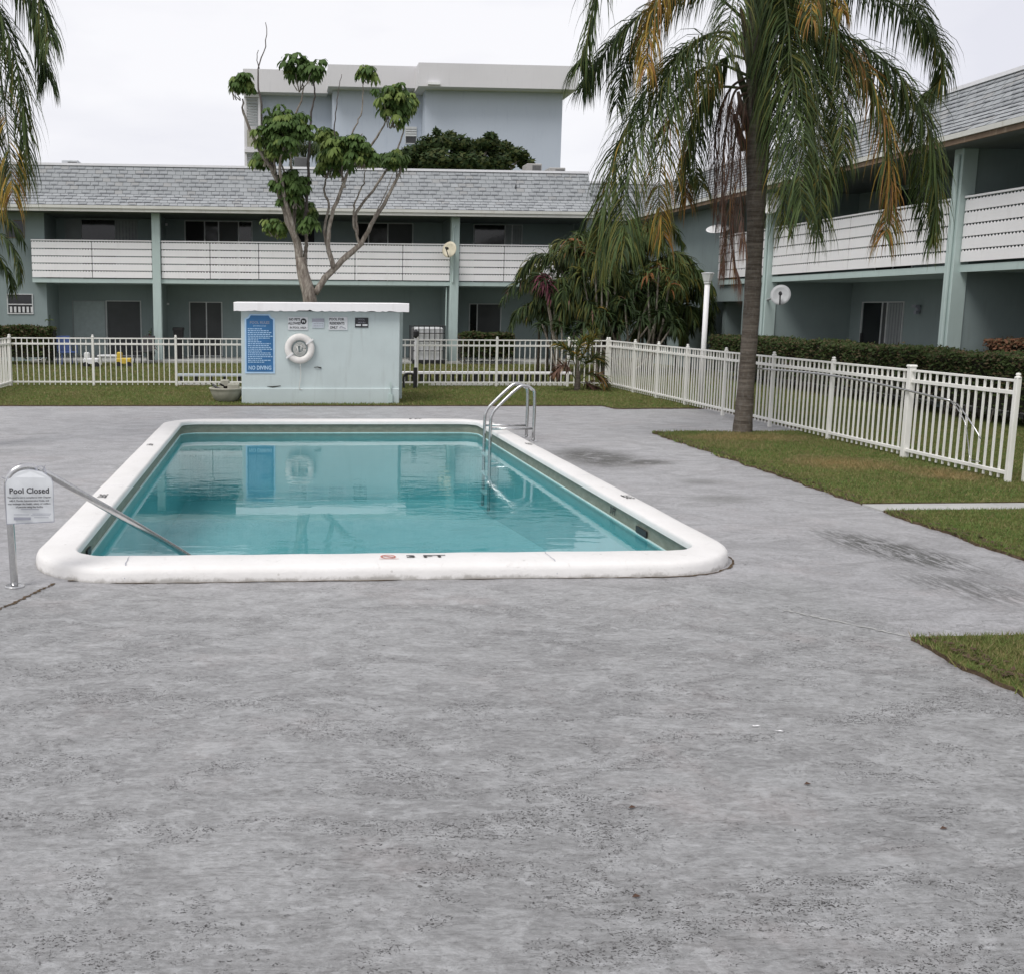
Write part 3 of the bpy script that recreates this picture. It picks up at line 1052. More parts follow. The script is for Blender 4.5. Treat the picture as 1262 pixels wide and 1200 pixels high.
plate(b, 17, 637, 38, 640.5, 6.615)
plate(b, 26, 626.8, 48, 627.8, 6.615)
for x0, x1, y in ((17, 36, 633.5), (40, 63, 632.5), (38, 62, 634.5), (42, 60, 637)):
    plate(b, x0, y, x1, y + 0.7, 6.615)
b.build('small_print', 'sign_grey', sg)

# ================================================================== PUMP HOUSE
PHY = 19.5
ph = thing('pump_house', 'low pale aqua pump house with flat white roof behind the pool', 'pump house', (0.82, 20.3, 0))
X0, X1 = at(297.5, 440, PHY).x, at(492.5, 440, PHY).x
b = MB()
b.bbox((X0, PHY, 0.30), (X1, PHY + 1.7, 1.70), 0.01)
b.build('wall', 'pump_house_paint', ph)
b = MB()
b.bbox((X0 - 0.0, PHY - 0.035, 0.0), (X1 + 0.0, PHY + 1.72, 0.305), 0.012)
b.build('plinth', 'pump_house_paint', ph)
b = MB()
b.box((X1 - 0.02, PHY + 1.0, 0.0), (X1 + 0.17, PHY + 1.69, 1.69))
b.build('side_wall', 'pump_house_paint', ph)
# roof slab with chipped lower edge
b = MB()
RX0, RX1 = at(288, 380, PHY - 0.1).x, at(504, 380, PHY - 0.1).x
NX = 60
v, f = [], []
for i in range(NX + 1):
    x = RX0 + (RX1 - RX0) * i / NX
    chip = 0.0 if i in (0, NX) else max(0, random.gauss(0.002, 0.007))
    if 21 < i < 27:
        chip += 0.018
    if i in (53, 54):
        chip += 0.015
    v += [(x, PHY - 0.12, 1.695 + chip), (x, PHY - 0.12, 1.842), (x, PHY - 0.11, 1.852), (x, PHY + 1.85, 1.872), (x, PHY + 1.85, 1.70)]
for i in range(NX):
    for k in range(4):
        f.append((i * 5 + k, i * 5 + 5 + k, i * 5 + 6 + k, i * 5 + 1 + k))
    f.append((i * 5 + 4, i * 5 + 9, i * 5 + 5, i * 5))
f += [(0, 1, 2, 3, 4), tuple(NX * 5 + k for k in (4, 3, 2, 1, 0))]
b.add(v, f)
o = b.build('roof_slab', 'white_paint', ph)
fix_normals(o)
b = MB()
xb = at(481, 486, PHY).x
b.box((xb - 0.035, PHY - 0.075, 0.04), (xb + 0.035, PHY - 0.036, 0.2))
b.box((xb - 0.012, PHY - 0.06, 0.2), (xb + 0.012, PHY - 0.036, 0.42))
b.build('conduit_box', 'trim_aqua', ph)
b = MB()
xc = at(391, 453, PHY)
b.tube([(xc.x - 0.06, PHY - 0.01, xc.z), (xc.x, PHY - 0.03, xc.z + 0.006), (xc.x + 0.07, PHY - 0.008, xc.z - 0.01)], [0.005, 0.009, 0.012], 6)
b.build('hook', 'black_metal', ph)
b = MB()
v0, v1 = at(336, 478.2, PHY), at(346, 478.5, PHY)
b.tube([(v0.x - 0.1, PHY - 0.004, 0.335), (v0.x, PHY - 0.006, 0.325), (v1.x, PHY - 0.004, 0.345)], [0.003, 0.012, 0.006], 5)
b.build('wall_gouge', 'hedge_core', ph)


def board(px0, py0, px1, py1, Y, name='panel'):
    a_, c_ = at(px0, py1, Y), at(px1, py0, Y)
    return a_.x, a_.z, c_.x, c_.z


# blue rules board
SY = PHY - 0.012
bs = thing('rules_sign', 'tall blue Pool Rules board with No Diving at its foot', 'sign', at(320, 461, SY))
x0, z0, x1, z1 = board(302, 387.5, 338.5, 460.5, SY)
def notched(x0, z0, x1, z1, c, Y, t):
    P_ = [(x0, z0), (x1, z0), (x1, z1 - c), (x1 - c * 0.7, z1 - c * 0.65), (x1 - c * 1.1, z1), (x0 + c * 1.1, z1), (x0 + c * 0.7, z1 - c * 0.65), (x0, z1 - c)]
    k = len(P_)
    b = MB()
    b.add([(x, Y, z) for x, z in P_] + [(x, Y + t, z) for x, z in P_], [tuple(range(k)), tuple(range(2 * k - 1, k - 1, -1))] + [(i, i + k, (i + 1) % k + k, (i + 1) % k) for i in range(k)])
    return b
notched(x0, z0, x1, z1, 0.085, SY, 0.010).build('border', 'sign_text_blue', bs)
notched(x0 + 0.03, z0 + 0.03, x1 - 0.03, z1 - 0.025, 0.075, SY - 0.003, 0.003).build('panel', 'sign_blue', bs)
xm = (x0 + x1) / 2
text('lettering', 'POOL RULES', 0.068, 'sign_grey', bs, (xm, SY - 0.005, z1 - 0.155), bold=0.0005, sx=0.92)
text('lettering', 'BATHING LOAD', 0.032, 'sign_text_blue', bs, (xm, SY - 0.005, z1 - 0.215), sx=1.0)
text('lettering', 'NO DIVING', 0.100, 'sign_text_blue', bs, (xm, SY - 0.005, z0 + 0.10), bold=0.0025, sx=0.80)
b = MB()
zz = z1 - 0.265
rows = 19
for i in range(rows):
    xx = x0 + 0.055
    L = random.choice((0.4, 0.42, 0.25, 0.38, 0.16, 0.41, 0.3))
    while xx < x0 + 0.055 + L:
        ww = random.uniform(0.018, 0.055)
        b.add([(xx, SY - 0.0045, zz - 0.008), (xx + ww, SY - 0.0045, zz - 0.008), (xx + ww, SY - 0.0045, zz + 0.006), (xx, SY - 0.0045, zz + 0.006)], [(0, 1, 2, 3)])
        xx += ww + 0.01
    zz -= 0.0335
b.build('small_print', 'sign_text_blue', bs)

G_S = 'small signs under the pump house roof'
def small_sign(px0, py0, px1, py1, label, back, lines, tmat):
    x0, z0, x1, z1 = board(px0, py0, px1, py1, SY)
    s_ = thing('wall_sign', label, 'sign', (x0, SY, z0), G_S)
    b = MB()
    b.bbox((x0, SY - 0.001, z0), (x1, SY + 0.009, z1), 0.003)
    b.build('panel', back, s_)
    for body, fx, fz, size, sx, bold in lines:
        text('lettering', body, size, tmat, s_, (x0 + (x1 - x0) * fx, SY - 0.0025, z0 + (z1 - z0) * fz), bold=bold, ext=0.0005, sx=sx)
    return s_, x0, z0, x1, z1
s_, x0, z0, x1, z1 = small_sign(355, 391, 379.5, 407, 'white No Pets Allowed In Pool Area sign with round emblem', 'sign_white', [('NO PETS', 0.33, 0.8, 0.06, 0.85, 0.002), ('ALLOWED', 0.33, 0.5, 0.06, 0.8, 0.002), ('IN POOL AREA', 0.5, 0.17, 0.05, 0.9, 0.001)], 'sign_black')
b = MB()
b.lathe((x0 + (x1 - x0) * 0.78, SY - 0.0015, z0 + (z1 - z0) * 0.66), [(0.0, 0.0015), (0.055, 0.0015), (0.055, 0.0)], 20, axis='Y', caps=False)
b.build('emblem', 'sign_black', s_)
b = MB()
cx_, cz_ = x0 + (x1 - x0) * 0.78, z0 + (z1 - z0) * 0.66
for dx, dz, w_, h_ in ((-0.018, 0.0, 0.008, 0.02), (0.018, -0.004, 0.008, 0.018), (0, 0.006, 0.018, 0.008)):
    b.add([(cx_ + dx - w_, SY - 0.004, cz_ + dz - h_), (cx_ + dx + w_, SY - 0.004, cz_ + dz - h_), (cx_ + dx + w_, SY - 0.004, cz_ + dz + h_), (cx_ + dx - w_, SY - 0.004, cz_ + dz + h_)], [(0, 1, 2, 3)])
b.build('emblem_figure', 'sign_white', s_)
s_, x0, z0, x1, z1 = small_sign(384.5, 392.5, 399.5, 404.5, 'small grey and white wall sign between the two larger white ones', 'sign_pale', [], 'sign_grey')
b = MB()
b.add([(x0, SY - 0.003, z0 + (z1 - z0) * 0.6), (x1, SY - 0.003, z0 + (z1 - z0) * 0.6), (x1, SY - 0.003, z0 + (z1 - z0) * 0.95), (x0, SY - 0.003, z0 + (z1 - z0) * 0.95)], [(0, 1, 2, 3)])
for k in range(6):
    xx = x0 + 0.03 + k * 0.03
    for q in range(2):
        zq = z0 + 0.03 + q * 0.04
        b.add([(xx, SY - 0.003, zq), (xx + 0.02, SY - 0.003, zq), (xx + 0.02, SY - 0.003, zq + 0.014), (xx, SY - 0.003, zq + 0.014)], [(0, 1, 2, 3)])
b.build('printed_band', 'sign_grey', s_)
s_, x0, z0, x1, z1 = small_sign(405, 391, 428.5, 407, 'white Pool For Residents Only sign right of the small grey one', 'sign_white', [('POOL FOR', 0.42, 0.81, 0.062, 0.9, 0.002), ('RESIDENTS', 0.44, 0.5, 0.062, 0.9, 0.002), ('ONLY', 0.27, 0.18, 0.062, 0.85, 0.002)], 'sign_black')
b = MB()
b.tube(spline([(x0 + 0.2, SY - 0.004, z0 + 0.03), (x0 + 0.22, SY - 0.004, z0 + 0.065), (x0 + 0.26, SY - 0.004, z0 + 0.05), (x0 + 0.31, SY - 0.004, z0 + 0.03)], 10), 0.006, 5)
b.build('swimmer_mark', 'sign_grey', s_)
s_, x0, z0, x1, z1 = small_sign(437.5, 392, 454, 404, 'black Pool Hours sign with two white panels', 'sign_black', [('POOL', 0.5, 0.8, 0.045, 1.0, 0.0), ('HOURS', 0.5, 0.5, 0.042, 1.0, 0.0)], 'sign_grey')
b = MB()
for fx in (0.06, 0.56):
    b.add([(x0 + (x1 - x0) * fx, SY - 0.003, z0 + 0.028), (x0 + (x1 - x0) * (fx + 0.38), SY - 0.003, z0 + 0.028), (x0 + (x1 - x0) * (fx + 0.38), SY - 0.003, z0 + 0.06), (x0 + (x1 - x0) * fx, SY - 0.003, z0 + 0.06)], [(0, 1, 2, 3)])
b.build('hour_panel', 'sign_white', s_)

# life ring
c = at(369.3, 430, PHY - 0.05)
lr = thing('life_ring', 'white life ring hanging on the pump house wall', 'life ring', c)
b = MB()
NR, NS = 40, 12
v, f = [], []
for i in range(NR):
    a = 2 * math.pi * i / NR
    for j in range(NS):
        q = 2 * math.pi * j / NS
        rr_ = 0.212 + 0.062 * math.cos(q)
        v.append((c.x + rr_ * math.cos(a), c.y + 0.045 * math.sin(q), c.z + rr_ * math.sin(a)))
for i in range(NR):
    for j in range(NS):
        f.append((i * NS + j, ((i + 1) % NR) * NS + j, ((i + 1) % NR) * NS + (j + 1) % NS, i * NS + (j + 1) % NS))
b.add(v, f)
o = b.build('ring', 'life_ring_white', lr, smooth=True)
fix_normals(o)
b = MB()
for k in range(3):
    b.tube([(c.x + (0.11 - 0.02 * k) * math.cos(t), c.y + 0.0 - 0.008 * k, c.z - 0.01 + (0.12 - 0.025 * k) * math.sin(t)) for t in [q * math.pi / 10 for q in range(21)]], 0.009, 6)
b.tube([(c.x + 0.02, c.y - 0.02, c.z - 0.05), (c.x + 0.03, c.y - 0.02, c.z + 0.06)], 0.012, 6)
b.tube([(c.x - 0.02, c.y - 0.03, c.z - 0.10), (c.x - 0.05, c.y - 0.03, c.z + 0.04)], 0.014, 6)
b.tube(spline([(c.x + 0.01, c.y - 0.02, c.z - 0.27), (c.x + 0.02, c.y + 0.01, c.z - 0.5), (c.x - 0.01, c.y + 0.01, c.z - 0.72), (c.x + 0.04, c.y + 0.005, c.z - 0.74)], 14), 0.006, 5)
b.build('rope', 'rope_white', lr, smooth=True)
b = MB()
for a in (35, 215):
    u_ = Vector((math.cos(R(a)), 0, math.sin(R(a))))
    w_ = Vector((-u_.z, 0, u_.x))
    p0 = Vector(c)
    for t in (-1,):
        q = [p0 + u_ * 0.14 - w_ * 0.014, p0 + u_ * 0.30 - w_ * 0.014, p0 + u_ * 0.30 + w_ * 0.014, p0 + u_ * 0.14 + w_ * 0.014]
        b.add([x + Vector((0, -0.05, 0)) for x in q] + [x + Vector((0, 0.03, 0)) for x in q], [(0, 1, 2, 3), (7, 6, 5, 4), (0, 4, 5, 1), (1, 5, 6, 2), (2, 6, 7, 3), (3, 7, 4, 0)])
b.build('strap', 'white_plastic', lr)

# ================================================================== FENCES
FH = 1.08
pk_mb = MB()
pk_mb.box((-0.0095, -0.0095, 0.045), (0.0095, 0.0095, FH - 0.025))
PICK = pk_mb.mesh('picket', 'fence_white')
po = MB()
po.bbox((-0.026, -0.026, -0.02), (0.026, 0.026, FH + 0.015), 0.004)
po.lathe((0, 0, FH + 0.015), [(0.034, 0.0), (0.034, 0.010), (0.016, 0.022), (0.026, 0.034), (0.02, 0.05), (0.0, 0.055)], 10, caps=False)
POST = po.mesh('post', 'fence_white')
po = MB()
po.bbox((-0.038, -0.038, -0.02), (0.038, 0.038, FH + 0.03), 0.005)
po.bbox((-0.048, -0.048, FH + 0.03), (0.048, 0.048, FH + 0.055), 0.012)
GPOST = po.mesh('post', 'fence_white')


def fence(label, a, b_, posts, pitch, gates=(), group='white metal fences around the pool'):
    a, b_ = Vector((*a, 0)), Vector((*b_, 0))
    t = thing('metal_fence', label, 'fence', a, group)
    d = b_ - a
    L = d.length
    d.normalize()
    ang = math.atan2(d.y, d.x)
    pp = sorted(posts)
    for k, s in enumerate(pp):
        inst('post', GPOST if k in gates else POST, t, a + d * s, (0, 0, ang))
    for k in range(len(pp) - 1):
        s0, s1 = pp[k] + 0.031, pp[k + 1] - 0.031
        for nm, z0, z1, w_ in (('top_rail', FH - 0.025, FH, 0.017), ('upper_rail', FH - 0.155, FH - 0.115, 0.019), ('bottom_rail', 0.095, 0.13, 0.019)):
            m = MB()
            m.bbox((0, -w_, 0), (s1 - s0, w_, z1 - z0), 0.003)
            o = inst(nm, m.mesh(nm, 'fence_white'), t, a + d * s0 + Vector((0, 0, z0)), (0, 0, ang))
        n = max(1, round((s1 - s0) / pitch))
        for i in range(1, n):
            s = s0 + (s1 - s0) * i / n
            o = inst('picket', PICK, t, a + d * s, (random.gauss(0, 0.004), random.gauss(0, 0.004), ang))
    return t


FYL = 23.85
xs_l = [at(x, 450, FYL).x for x in (13, 115, 217)]
xl = xs_l[0]
fence('white picket fence run left of the pump house with grass in front', (xl, FYL), (0, FYL), [0, xs_l[1] - xl, xs_l[2] - xl, xs_l[2] - xl + 1.86, xs_l[2] - xl + 3.6], 0.118)
FX = 7.58
xr = [at(x, 450, FYL).x for x in (514, 612, 700)]
fence('white picket fence run right of the pump house up to the corner', (xr[0] - 1.8, FYL), (FX, FYL), [0, 1.8, 1.8 + xr[1] - xr[0], 1.8 + xr[2] - xr[0], FX - xr[0] + 1.8 - 0.05], 0.122)
ry = [FYL]
for x in (783, 800, 841, 891, 952, 1025.6, 1119, 1243):
    ry.append(atX(x, 440, FX).y)
ry = [FYL, 22.1, 20.7, 19.2, 17.5, 15.75, 14.0, 12.2, 10.36]
fence('long white picket fence receding on the right beside the palm', (FX, FYL), (FX, 10.4), [FYL - y for y in ry], 0.118, gates=(7,))
fence('white fence run crossing the path at the right picture edge', (FX + 0.05, 10.36), (12, 10.36), [0.14, 1.8, 3.6], 0.118)
fence('white fence side run leaving the picture at the far left', (xl, FYL - 0.05), (xl, 6.0), [0, 1.83, 3.66, 5.49, 7.32, 9.15, 10.98, 12.8], 0.118)

# ================================================================== BUILDINGS
YF, YW = 34.4, 36.6       # front block: railing face and back wall


def slat_mesh(L, h=0.185, horiz='X'):
    """white rail slat with a serrated upper lip"""
    b = MB()
    b.box((0, 0, 0), (L, 0.02, h))
    k = int(L / 0.085)
    for i in range(k):
        x = (i + 0.15) * L / k
        w_ = L / k * 0.62
        b.add([(x, 0.004, h), (x + w_, 0.004, h), (x + w_ / 2, 0.004, h + 0.034), (x, 0.016, h), (x + w_, 0.016, h), (x + w_ / 2, 0.016, h + 0.034)], [(0, 1, 2), (5, 4, 3), (0, 2, 5, 3), (1, 4, 5, 2)])
    return b.mesh('slat', 'white_paint')


def railing(parent, a, b_, z0, nseg, holder=None):
    """five white slats with dark gaps between; a,b ground points at the face"""
    a, b_ = Vector((*a, 0)), Vector((*b_, 0))
    d = b_ - a
    L = d.length
    d.normalize()
    ang = math.atan2(d.y, d.x)
    nr = Vector((-d.y, d.x, 0))
    rl = bpy.data.objects.new('balcony_railing', None)
    link(rl, parent, a + Vector((0, 0, z0)))
    seg = L / nseg
    me = slat_mesh(seg - 0.02)
    for r_ in range(5):
        for s in range(nseg):
            inst('slat', me, rl, a + d * (s * seg + 0.01) + Vector((0, 0, z0 + 0.0 + r_ * 0.225)), (random.gauss(0, 0.01), 0, ang))
    m = MB()
    m.bbox((0, -0.02, 0), (L, 0.05, 0.035), 0.004)
    inst('top_rail', m.mesh('top_rail', 'white_paint'), rl, a + Vector((0, 0, z0 + 1.125)), (0, 0, ang))
    for s in range(nseg + 1):
        m = MB()
        m.box((-0.02, 0.022, 0), (0.02, 0.06, 1.12))
        inst('rail_support', m.mesh('rail_support', 'frame_dark'), rl, a + d * min(max(s * seg, 0.03), L - 0.03) + Vector((0, 0, z0)), (0, 0, ang))
    return rl


class Pl:
    """maps wall coordinates (s along, t out of the wall towards the viewer, z) to world"""
    def __init__(self, o, d, nrm):
        self.o, self.d, self.n = Vector(o), Vector(d), Vector(nrm)

    def p(self, s, t, z):
        return self.o + self.d * s + self.n * t + Vector((0, 0, z))

    def box(self, mb, s0, s1, t0, t1, z0, z1, mi=0):
        P_ = [self.p(s, t, z) for z in (z0, z1) for s, t in ((s0, t0), (s1, t0), (s1, t1), (s0, t1))]
        mb.add(P_, [(0, 3, 2, 1), (4, 5, 6, 7), (0, 1, 5, 4), (1, 2, 6, 5), (2, 3, 7, 6), (3, 0, 4, 7)], mi)


def slider(parent, pl, s0, s1, z0, z1, panels, name='sliding_door', frame='frame_white'):
    """panels: list of (fraction0, fraction1, material)"""
    fr = MB()
    w_ = 0.024
    pl.box(fr, s0 - w_, s0, -0.02, 0.03, z0, z1)
    pl.box(fr, s1, s1 + w_, -0.02, 0.03, z0, z1)
    pl.box(fr, s0 - w_, s1 + w_, -0.02, 0.03, z1, z1 + w_)
    pl.box(fr, s0 - w_, s1 + w_, -0.02, 0.03, z0 - 0.03, z0)
    o = fr.build(name, frame, parent)
    if name == 'sliding_door':
        q = MB()
        pl.box(q, s0 + 0.03, s0 + 0.06, 0.012, 0.05, z0 + 0.85, z0 + 1.1)
        q.build('handle', 'frame_dark', o)
    for a, c, m in panels:
        q = MB()
        A_, C_ = s0 + (s1 - s0) * a, s0 + (s1 - s0) * c
        pl.box(q, A_ + 0.02, C_ - 0.02, -0.01, 0.004 + 0.003 * (panels.index((a, c, m)) % 2), z0, z1)
        q.build('pane', m, o)
        if m == 'curtain':
            q = MB()
            nb = max(3, int((C_ - A_) / 0.11))
            for k_ in range(nb):
                xx = A_ + 0.03 + (C_ - A_ - 0.06) * (k_ + 0.5) / nb
                pl.box(q, xx - 0.035, xx + 0.035, 0.012, 0.017, z0 + 0.02, z1 - 0.02)
            q.build('blind', 'shutter_grey', o)
        if c < 0.99:
            q = MB()
            pl.box(q, C_ - 0.018, C_ + 0.018, -0.008, 0.022, z0, z1)
            q.build('mullion', frame, o)
    return o


# ---------- mansard roof profile: (outward from wall, z)
def mansard(parent, pl, L, out, z_eave=4.83, z_brk=5.22, z_top=6.14, mitre=(0, 0), gutter='gutter_cream', budget=290, seen=None, fascia=True):
    """pl.n points outward; out = distance of the eave edge from pl origin"""
    rf = MB()
    e, bk, tp_ = out, out - 0.55, out - 1.15
    # core body
    P_ = [(e, z_eave), (bk, z_brk), (tp_, z_top), (tp_ - 2.5, z_top), (tp_ - 2.5, z_eave), ]
    vs = [pl.p(0, t, z) for t, z in P_] + [pl.p(L, t, z) for t, z in P_]
    k = len(P_)
    rf.add(vs, [tuple(range(k)), tuple(range(2 * k - 1, k - 1, -1))] + [(i, (i + 1) % k, (i + 1) % k + k, i + k) for i in range(k)])
    roof = rf.build('roof', 'shingle_shadow_line', parent)
    fix_normals(roof)
    ed = MB()
    pl.box(ed, -0.02, L + 0.02, tp_ - 0.1, tp_ + 0.05, z_top + 0.005, z_top + 0.075)
    ed.build('roof_edge', 'roof_edge_white', roof)
    gt = MB()
    pl.box(gt, -0.05, L + 0.05, e - 0.02, e + 0.07, z_eave - 0.09, z_eave - 0.003)
    fb_ = MB()
    pl.box(fb_, -0.05, L + 0.05, e - 0.02, e + 0.03, z_eave - 0.185, z_eave - 0.092)
    fb_.build('fascia_board', gutter, roof)
    gt.build('gutter', gutter if gutter != 'fascia_brown' else 'gutter_cream', roof)
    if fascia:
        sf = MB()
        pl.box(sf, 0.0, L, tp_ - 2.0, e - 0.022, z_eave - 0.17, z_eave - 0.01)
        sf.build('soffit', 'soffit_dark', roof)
    cells = []
    W_ = 0.25
    for (t0, z0, t1, z1, rows) in ((e + 0.015, z_eave, bk, z_brk, 4), (bk, z_brk, tp_, z_top, 7)):
        sl_ = Vector((t1 - t0, z1 - z0))
        seg = sl_.length / rows
        u_ = sl_.normalized()
        nn = Vector((u_.y, -u_.x))
        if nn.x < 0:
            nn = -nn
        for r_ in range(rows):
            offs = (r_ % 2) * W_ / 2 + random.uniform(-0.03, 0.03)
            s = -offs
            while s < L:
                w_ = W_
                a0, a1 = max(s, 0), min(s + w_, L)
                if a1 - a0 > 0.06:
                    cells.append((a0, a1, t0 + u_.x * seg * r_, z0 + u_.y * seg * r_, u_, nn, seg, rows))
                s += w_
    # thin wedge tabs, proud at the lower edge
    def tab(mb, org, a0, a1, t, z, u_, nn, seg, mi, lift):
        thick = 0.014 + lift
        lo = (t + nn.x * thick, z + nn.y * thick)
        hi = (t + u_.x * (seg + 0.02) + nn.x * 0.004, z + u_.y * (seg + 0.02) + nn.y * 0.004)
        lb = (t, z)
        g_ = 0.006
        vv = [pl.p(a0 + g_, *lo), pl.p(a1 - g_, *lo), pl.p(a1 - g_, *hi), pl.p(a0 + g_, *hi), pl.p(a0 + g_, *lb), pl.p(a1 - g_, *lb)]
        vv = [x - org for x in vv]
        mb.add(vv, [(0, 1, 2, 3)], mi)
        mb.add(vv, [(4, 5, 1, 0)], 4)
        if random.random() < (0.25 if mi == 0 else 0.6):  # dark strip painted as the shadow of a thicker laminated tab
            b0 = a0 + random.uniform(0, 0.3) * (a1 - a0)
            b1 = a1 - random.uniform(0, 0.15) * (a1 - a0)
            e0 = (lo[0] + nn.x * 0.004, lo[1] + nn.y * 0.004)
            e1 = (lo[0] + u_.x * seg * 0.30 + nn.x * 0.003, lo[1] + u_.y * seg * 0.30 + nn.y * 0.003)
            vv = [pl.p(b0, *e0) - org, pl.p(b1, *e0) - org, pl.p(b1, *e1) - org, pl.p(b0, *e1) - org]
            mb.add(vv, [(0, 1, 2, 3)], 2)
    mats = ['shingle_light', 'shingle_mid', 'shingle_tab_shade', 'shingle_tan', 'shingle_shadow_line']
    def vis(c_):
        w = pl.p((c_[0] + c_[1]) / 2, c_[2], c_[3]) - CAM
        dd = w.dot(_f)
        if dd < 1:
            return 1e9
        px = CX + F_PX * w.dot(_r) / dd
        return dd + (0 if -20 < px < 1290 else 1000)
    cells.sort(key=vis)
    rest = MB()
    for i, c_ in enumerate(cells):
        a0, a1, t, z, u_, nn, seg, rows = c_
        flare = rows == 4
        mi = random.choices((0, 1, 3), (8, 2, 0.6) if flare else (0.8, 8, 1))[0]  # paler flare, darker steep part: slope shading put into the tab colour
        lift = random.uniform(0, 0.008)
        if i < budget and vis(c_) < 900:
            mb = MB()
            org = pl.p(a0, t, z)
            tab(mb, org, a0, a1, t, z, u_, nn, seg, mi, lift)
            inst('shingle', mb.mesh('shingle', mats), roof, org)
        else:
            tab(rest, Vector((0, 0, 0)), a0, a1, t, z, u_, nn, seg, mi, lift)
    if rest.f:
        tag(rest.build('shingle_course', mats, roof), kind='stuff')
    return roof


# ---------- front block
fb = thing('apartment_building', 'two storey teal apartment block with white balcony railing behind the pool', 'building', (1.5, 36.5, 0))
FXL, FXR = -7.62, 10.42
plF = Pl((FXL, YW, 0), (1, 0, 0), (0, -1, 0))
m = MB()
m.box((FXL, YW, 0.1), (12.5, YW + 0.25, 4.9))
m.build('wall', 'wall_teal', fb)
m = MB()
m.box((-16, YF + 0.35, -0.02), (FXL + 0.35, YW + 0.3, 4.78))
m.build('end_wall', 'wall_teal', fb)
m = MB()
m.box((FXL, YF, 2.50), (FXR - 0.2, YW - 0.003, 2.63))
m.build('balcony_slab', 'trim_aqua', fb)
xc1, xc2 = (-3.88, -3.62), (5.59, 5.86)
for xa, xb in (xc1, xc2):
    m = MB()
    m.bbox((xa, YF - 0.12, 0.0), (xb, YF + 0.16, 4.66), 0.012)
    m.build('column', 'trim_aqua', fb)
    m = MB()
    m.box((xa + 0.07, YF + 0.16, 0.1), (xb - 0.05, YW - 0.003, 2.497))
    m.box((xa + 0.07, YF + 0.16, 2.633), (xb - 0.05, YW - 0.003, 4.66))
    m.build('partition_wall', 'wall_teal', fb)
m = MB()
m.tube([(5.66, YF - 0.15, 2.6), (5.66, YF - 0.15, 4.3), (5.70, YF - 0.15, 4.38)], 0.03, 8)
m.tube([(5.50, YF + 0.1, 0.1), (5.50, YF + 0.1, 2.45)], 0.02, 8)
m.build('downpipe', 'trim_aqua', fb)
m = MB()
m.box((FXR - 0.22, YW - 1.5, 0.0), (FXR - 0.02, YW - 0.003, 4.66))
m.build('partition_wall', 'wall_teal', fb)
railing(fb, (FXL, YF - 0.03), (xc1[0] - 0.01, YF - 0.03), 2.66, 2)
railing(fb, (xc1[1] + 0.01, YF - 0.03), (xc2[0] - 0.01, YF - 0.03), 2.66, 6)
railing(fb, (xc2[1] + 0.01, YF - 0.03), (FXR - 0.15, YF - 0.03), 2.66, 3)
sx_ = lambda px: at(px, 380, YW).x - FXL
# lower doors
dz = 0.14
slider(fb, plF, sx_(131.5), sx_(173), dz, 1.94, [(0, 1, 'screen_grey')])
slider(fb, plF, sx_(90), sx_(129.5), dz, 1.93, [(0, 1, 'door_panel')], name='closed_shutter', frame='shutter_grey')
slider(fb, plF, sx_(234), sx_(273), dz, 1.92, [(0, 0.52, 'screen_grey'), (0.52, 1, 'screen_grey')])
slider(fb, plF, sx_(579), sx_(617), dz + 0.8, 1.93, [(0, 0.24, 'window_glass'), (0.24, 1, 'screen_grey')], name='window')
# upper doors
slider(fb, plF, sx_(84), sx_(171), 2.66, 4.6, [(0, 0.22, 'shutter_grey'), (0.22, 0.7, 'window_glass'), (0.7, 1, 'curtain')], frame='shutter_grey')
slider(fb, plF, sx_(230), sx_(311), 2.66, 4.6, [(0, 0.29, 'dark_interior'), (0.29, 0.5, 'window_glass'), (0.5, 0.8, 'screen_grey'), (0.8, 1, 'window_glass')])
slider(fb, plF, sx_(440), sx_(507), 2.66, 4.6, [(0, 0.2, 'dark_interior'), (0.2, 0.55, 'window_glass'), (0.55, 1, 'screen_grey')])
slider(fb, plF, sx_(582), sx_(640), 2.66, 4.6, [(0, 0.65, 'window_glass'), (0.65, 0.8, 'curtain'), (0.8, 1, 'curtain')])
slider(fb, plF, sx_(367), sx_(388), 3.85, 4.45, [(0, 1, 'dark_interior')], name='window', frame='wall_teal')
slider(fb, plF, sx_(704), sx_(738), 4.0, 4.72, [(0, 0.5, 'window_glass'), (0.5, 1, 'window_glass')], name='window')
slider(fb, plF, sx_(700), sx_(735), 1.2, 2.0, [(0, 0.5, 'window_glass'), (0.5, 1, 'window_glass')], name='window')
slider(fb, Pl((-16, YF + 0.35, 0), (1, 0, 0), (0, -1, 0)), at(10, 376, YF + 0.35).x + 16, at(40, 376, YF + 0.35).x + 16, 1.54, 2.12, [(0, 1, 'window_glass')], name='window')
m = MB()
wx0, wx1 = at(10, 376, YF + 0.33).x, at(40, 376, YF + 0.33).x
m.box((wx0, YF + 0.315, 1.80), (wx1, YF + 0.34, 1.83))
for k in range(6):
    m.box((wx0 + 0.05 + k * 0.13, YF + 0.33, 1.56), (wx0 + 0.12 + k * 0.13, YF + 0.343, 1.74))
m.build('window_bar', 'frame_white', fb)
slider(fb, Pl((-16, YF + 0.35, 0), (1, 0, 0), (0, -1, 0)), at(12, 376, YF + 0.35).x + 16, at(33, 376, YF + 0.35).x + 16, 3.9, 4.4, [(0, 1, 'window_glass')], name='window', frame='wood_board')
m = MB()
for px, pz in ((203, 277), (205, 375)):
    c_ = at(px, pz, YW - 0.05)
    m.box((c_.x - 0.09, YW - 0.14, c_.z - 0.035), (c_.x + 0.09, YW - 0.003, c_.z + 0.035))
m.build('wall_light', 'white_plastic', fb)
